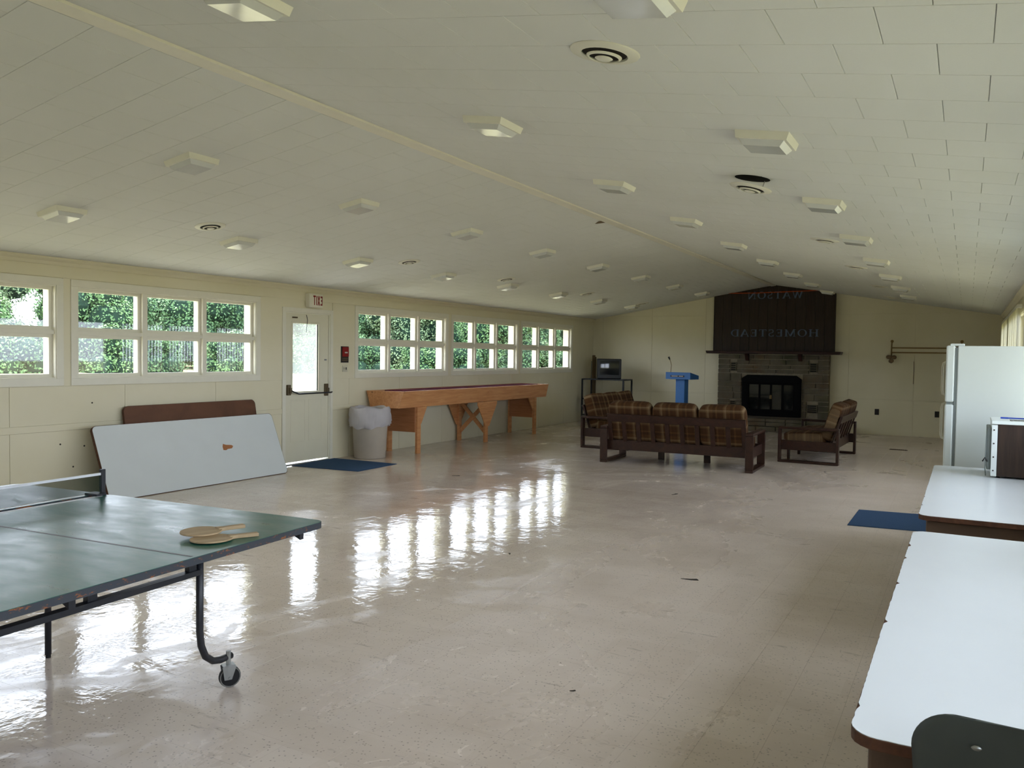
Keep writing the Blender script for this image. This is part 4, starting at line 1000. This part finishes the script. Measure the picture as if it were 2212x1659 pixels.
for x, which in ((-1.581, 'left'), (-0.492, 'right')):
    ot = thing('outlet', 'black wall outlet %s on the far wall' % ('beside the two seat sofa' if which == 'left' else 'next to the refrigerator handle'), 'outlet', (x, YB, 0.463))
    G().box(-0.040, 0.040, -0.007, 0, -0.06, 0.06).build('plate', MAT['brownplate'], ot, bevel=0.002)
    for z in (-0.025, 0.025): G().box(-0.016, 0.016, -0.010, -0.006, z-0.014, z+0.014).build('socket', MAT['blackplastic'], ot)
rg = thing('floor_register', 'narrow dark floor register near the far right', 'register', (-0.975, 15.29, 0), 0.6*0)
G().box(-0.14, 0.14, -0.05, 0.05, 0.0005, 0.006).build('frame', MAT['brownsteel'], rg)
for i in range(8): G().box(-0.125+i*0.032, -0.103+i*0.032, -0.04, 0.04, 0.006, 0.0075).build('slot', MAT['fireblack'], rg)
cr = G().tube([(-0.93, YB-0.002, 1.50), (-0.925, YB-0.003, 1.30), (-0.93, YB-0.002, 1.05)], 0.005, 6).build('wall_crack', MAT['cork'], wb)

# ------------------------------------------------------------------ vertical blinds on the right wall
for k, (a, b) in enumerate(RIGHT_WINS[-2:]):
    bl = thing('vertical_blind', 'white vertical blind on the right wall, %s' % ('the nearer one', 'by the far corner')[k], 'blind', (XR-0.06, a, 0), group='vertical blinds')
    G().box(-0.02, 0.03, -0.05, b-a+0.08, 2.175, 2.215).build('head_rail', MAT['white'], bl)
    y = 0.0; sm = G().box(-0.045, 0.045, -0.0007, 0.0007, 0.95, 2.17).mesh('slat'); sm.materials.append(MAT['blind'])
    while y < b-a+0.05:
        o = bpy.data.objects.new('slat', sm); COL.objects.link(o); o.parent = bl; o.location = (0, y, 0); o.rotation_euler = (0, 0, math.radians(60 + random.uniform(-6, 6))); y += 0.082

# ------------------------------------------------------------------ small litter on the floor
for x, y, s, a, lb in ((-1.609, 5.435, 0.06, 0.2, 'dark torn scrap lying on the open floor'), (-2.783, 8.751, 0.055, 1.2, 'dark scrap on the floor in front of the middle sofa'),
                       (-1.512, 3.329, 0.014, 0.6, 'tiny dark crumb on the foreground floor'), (-2.996, 5.401, 0.026, 2.0, 'small dry leaf beside the bright floor reflections'),
                       (-5.521, 8.547, 0.05, 0.5, 'dry leaf on the floor out from the exit door'), (-1.628, 11.637, 0.035, 1.7, 'small dark crumb on the floor by the two seat sofa')):
    o = G().prism([(-s, -s*0.05), (s*0.2, -s*0.25), (s, -s*0.1), (s*0.75, s*0.4), (s*0.1, s*0.12)], 0.0005, 0.004, 'z').build('floor_scrap', MAT['scrap'], M=T(x, y, 0) @ RZ(a)); tag(o, lb, 'scrap')

# ------------------------------------------------------------------ outdoors: lawn, path, wood
def ground_z(x, y):
    if x > XL-1: return -0.12
    d = -(x - (XL-1)); return -0.12 + 0.024*d - 0.00006*d*d
g = G(); vs = []; fs = []
xs = [90, 40, 12, 1, -8.0, -9, -14, -20, -28, -36, -46, -60, -80, -110]; ys = [-90, -40, -15, 0, 10, 20, 35, 55, 80, 120, 170]
for y in ys:
    for x in xs: vs.append((x, y, ground_z(x, y)))
nx = len(xs)
for j in range(len(ys)-1):
    for i in range(nx-1): a = j*nx+i; fs.append((a, a+nx, a+nx+1, a+1))
struct(g.add(vs, fs).build('lawn', MAT['grass'], smooth=True))
struct(G().hexa([(q.x, q.y, ground_z(q.x, q.y)-0.2) for q in (Vector((-46, -16)), Vector((-80, -16)), Vector((-80, 60)), Vector((-42, 40)))], [(q.x, q.y, ground_z(q.x, q.y)+0.03) for q in (Vector((-46, -16)), Vector((-80, -16)), Vector((-80, 60)), Vector((-42, 40)))]).build('woodland_ground', MAT['litter']))  # forest floor, coloured dark to stand in for shade under the trees
pth = struct(G().box(XL-2.3, XL-WT, 7.2, 9.8, -0.2, -0.03).build('path', MAT['concrete']))

def crown_mesh(name, seed, rx, rz, zc, leaves, mat, size):
    rn = random.Random(seed); me_g = G()
    lumps = []
    for i in range(16):
        a = rn.uniform(0, 2*PI); h = rn.uniform(-0.5, 0.8); rr = math.sqrt(max(0.1, 1-h*h))*rn.uniform(0.35, 0.8)
        if i < 6: a = i*PI/3 + rn.uniform(-0.2, 0.2); h = rn.uniform(-0.95, -0.7); rr = rn.uniform(0.72, 0.8)      # skirt of low branches
        lumps.append((Vector((rx*0.62*rr*math.cos(a)/0.8, rx*0.62*rr*math.sin(a)/0.8, zc+rz*h)), rn.uniform(0.36, 0.46)*rx))
    for c, r in lumps:
        for _ in range(leaves//16):
            d = Vector((rn.gauss(0, 1), rn.gauss(0, 1), rn.gauss(0, 1))).normalized(); p = c + Vector((d.x, d.y, d.z*0.85))*r*rn.uniform(0.72, 1.08)
            n = (d + Vector((rn.gauss(0, .7), rn.gauss(0, .7), rn.gauss(0, .7)+0.3))).normalized(); u = n.orthogonal().normalized(); w = n.cross(u)
            a = rn.uniform(0, 2*PI); uu = u*math.cos(a)+w*math.sin(a); ww = n.cross(uu); s = size*rn.uniform(0.6, 1.3)
            me_g.add([p-uu*s*0.5, p-ww*s*0.28, p+uu*s*0.5, p+ww*s*0.28], [(0, 1, 2, 3)])
    nleaf = len(me_g.f)
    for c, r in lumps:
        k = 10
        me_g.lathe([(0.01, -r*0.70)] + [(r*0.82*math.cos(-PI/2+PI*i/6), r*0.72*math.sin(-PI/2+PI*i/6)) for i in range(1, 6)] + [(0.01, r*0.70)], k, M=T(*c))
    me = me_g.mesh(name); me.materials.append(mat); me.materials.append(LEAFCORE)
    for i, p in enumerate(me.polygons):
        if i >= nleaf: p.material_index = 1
    return me
CROWNS = [crown_mesh('crown', 11+i, 3.3, 2.3, 3.1, 20000, LEAF[i % 3], 0.17) for i in range(4)]
trunk_g = G().tube([(0, 0, -0.4), (0.05, 0, 1.5), (-0.05, 0.05, 3.2), (0, 0, 4.2)], [0.22, 0.17, 0.15, 0.08], 8); TRUNK = trunk_g.mesh('trunk', True); TRUNK.materials.append(MAT['bark'])
BUSH = [crown_mesh('foliage', 40+i, 1.9, 0.95, 1.05, 8000, LEAF[i], 0.14) for i in range(2)]
rn = random.Random(5)
line = [Vector((-44, -14)), Vector((-42, 12)), Vector((-40, 28)), Vector((-33, 44)), Vector((-22, 57)), Vector((-9, 66))]
cum = [0.0]
for a, b in zip(line, line[1:]): cum.append(cum[-1] + (b-a).length)
def along(d):
    for i in range(len(line)-1):
        if d <= cum[i+1]:
            e = (line[i+1]-line[i]).normalized(); return line[i] + e*(d-cum[i]), Vector((e.y, -e.x))
    return line[-1], Vector((1, 0))
for row in range(4):
    d = 1.0 + (row % 2)*3.1
    while d < cum[-1]:
        p, nrm = along(d); d += 6.6
        q = p - nrm*(row*6.2) + Vector((rn.uniform(-0.3, 0.3), rn.uniform(-0.3, 0.3)))
        t = thing('tree', 'leafy broadleaf tree in the wood seen through the windows', 'tree', (q.x, q.y, ground_z(q.x, q.y)), rn.uniform(0, 6.28), 'trees of the wood outside')
        k = rn.uniform(0.88, 1.02); t.scale = (k, k, k*(0.95 + 0.05*row))
        v = rn.randrange(4)
        o = bpy.data.objects.new('crown', CROWNS[v]); COL.objects.link(o); o.parent = t
        o = bpy.data.objects.new('trunk', TRUNK); COL.objects.link(o); o.parent = t
d = 0.0
while d < cum[-1]:
    p, nrm = along(d); d += 3.9
    q = p + nrm*(5.0 + rn.uniform(-0.2, 0.2))
    o = bpy.data.objects.new('shrub', BUSH[rn.randrange(2)]); COL.objects.link(o); o.location = (q.x, q.y, ground_z(q.x, q.y)-0.1); o.rotation_euler.z = rn.uniform(0, 6.28)
    k = rn.uniform(0.85, 1.0); o.scale = (k, k, k); tag(o, 'low leafy shrub at the edge of the wood outside', 'shrub', 'shrubs at the edge of the wood')
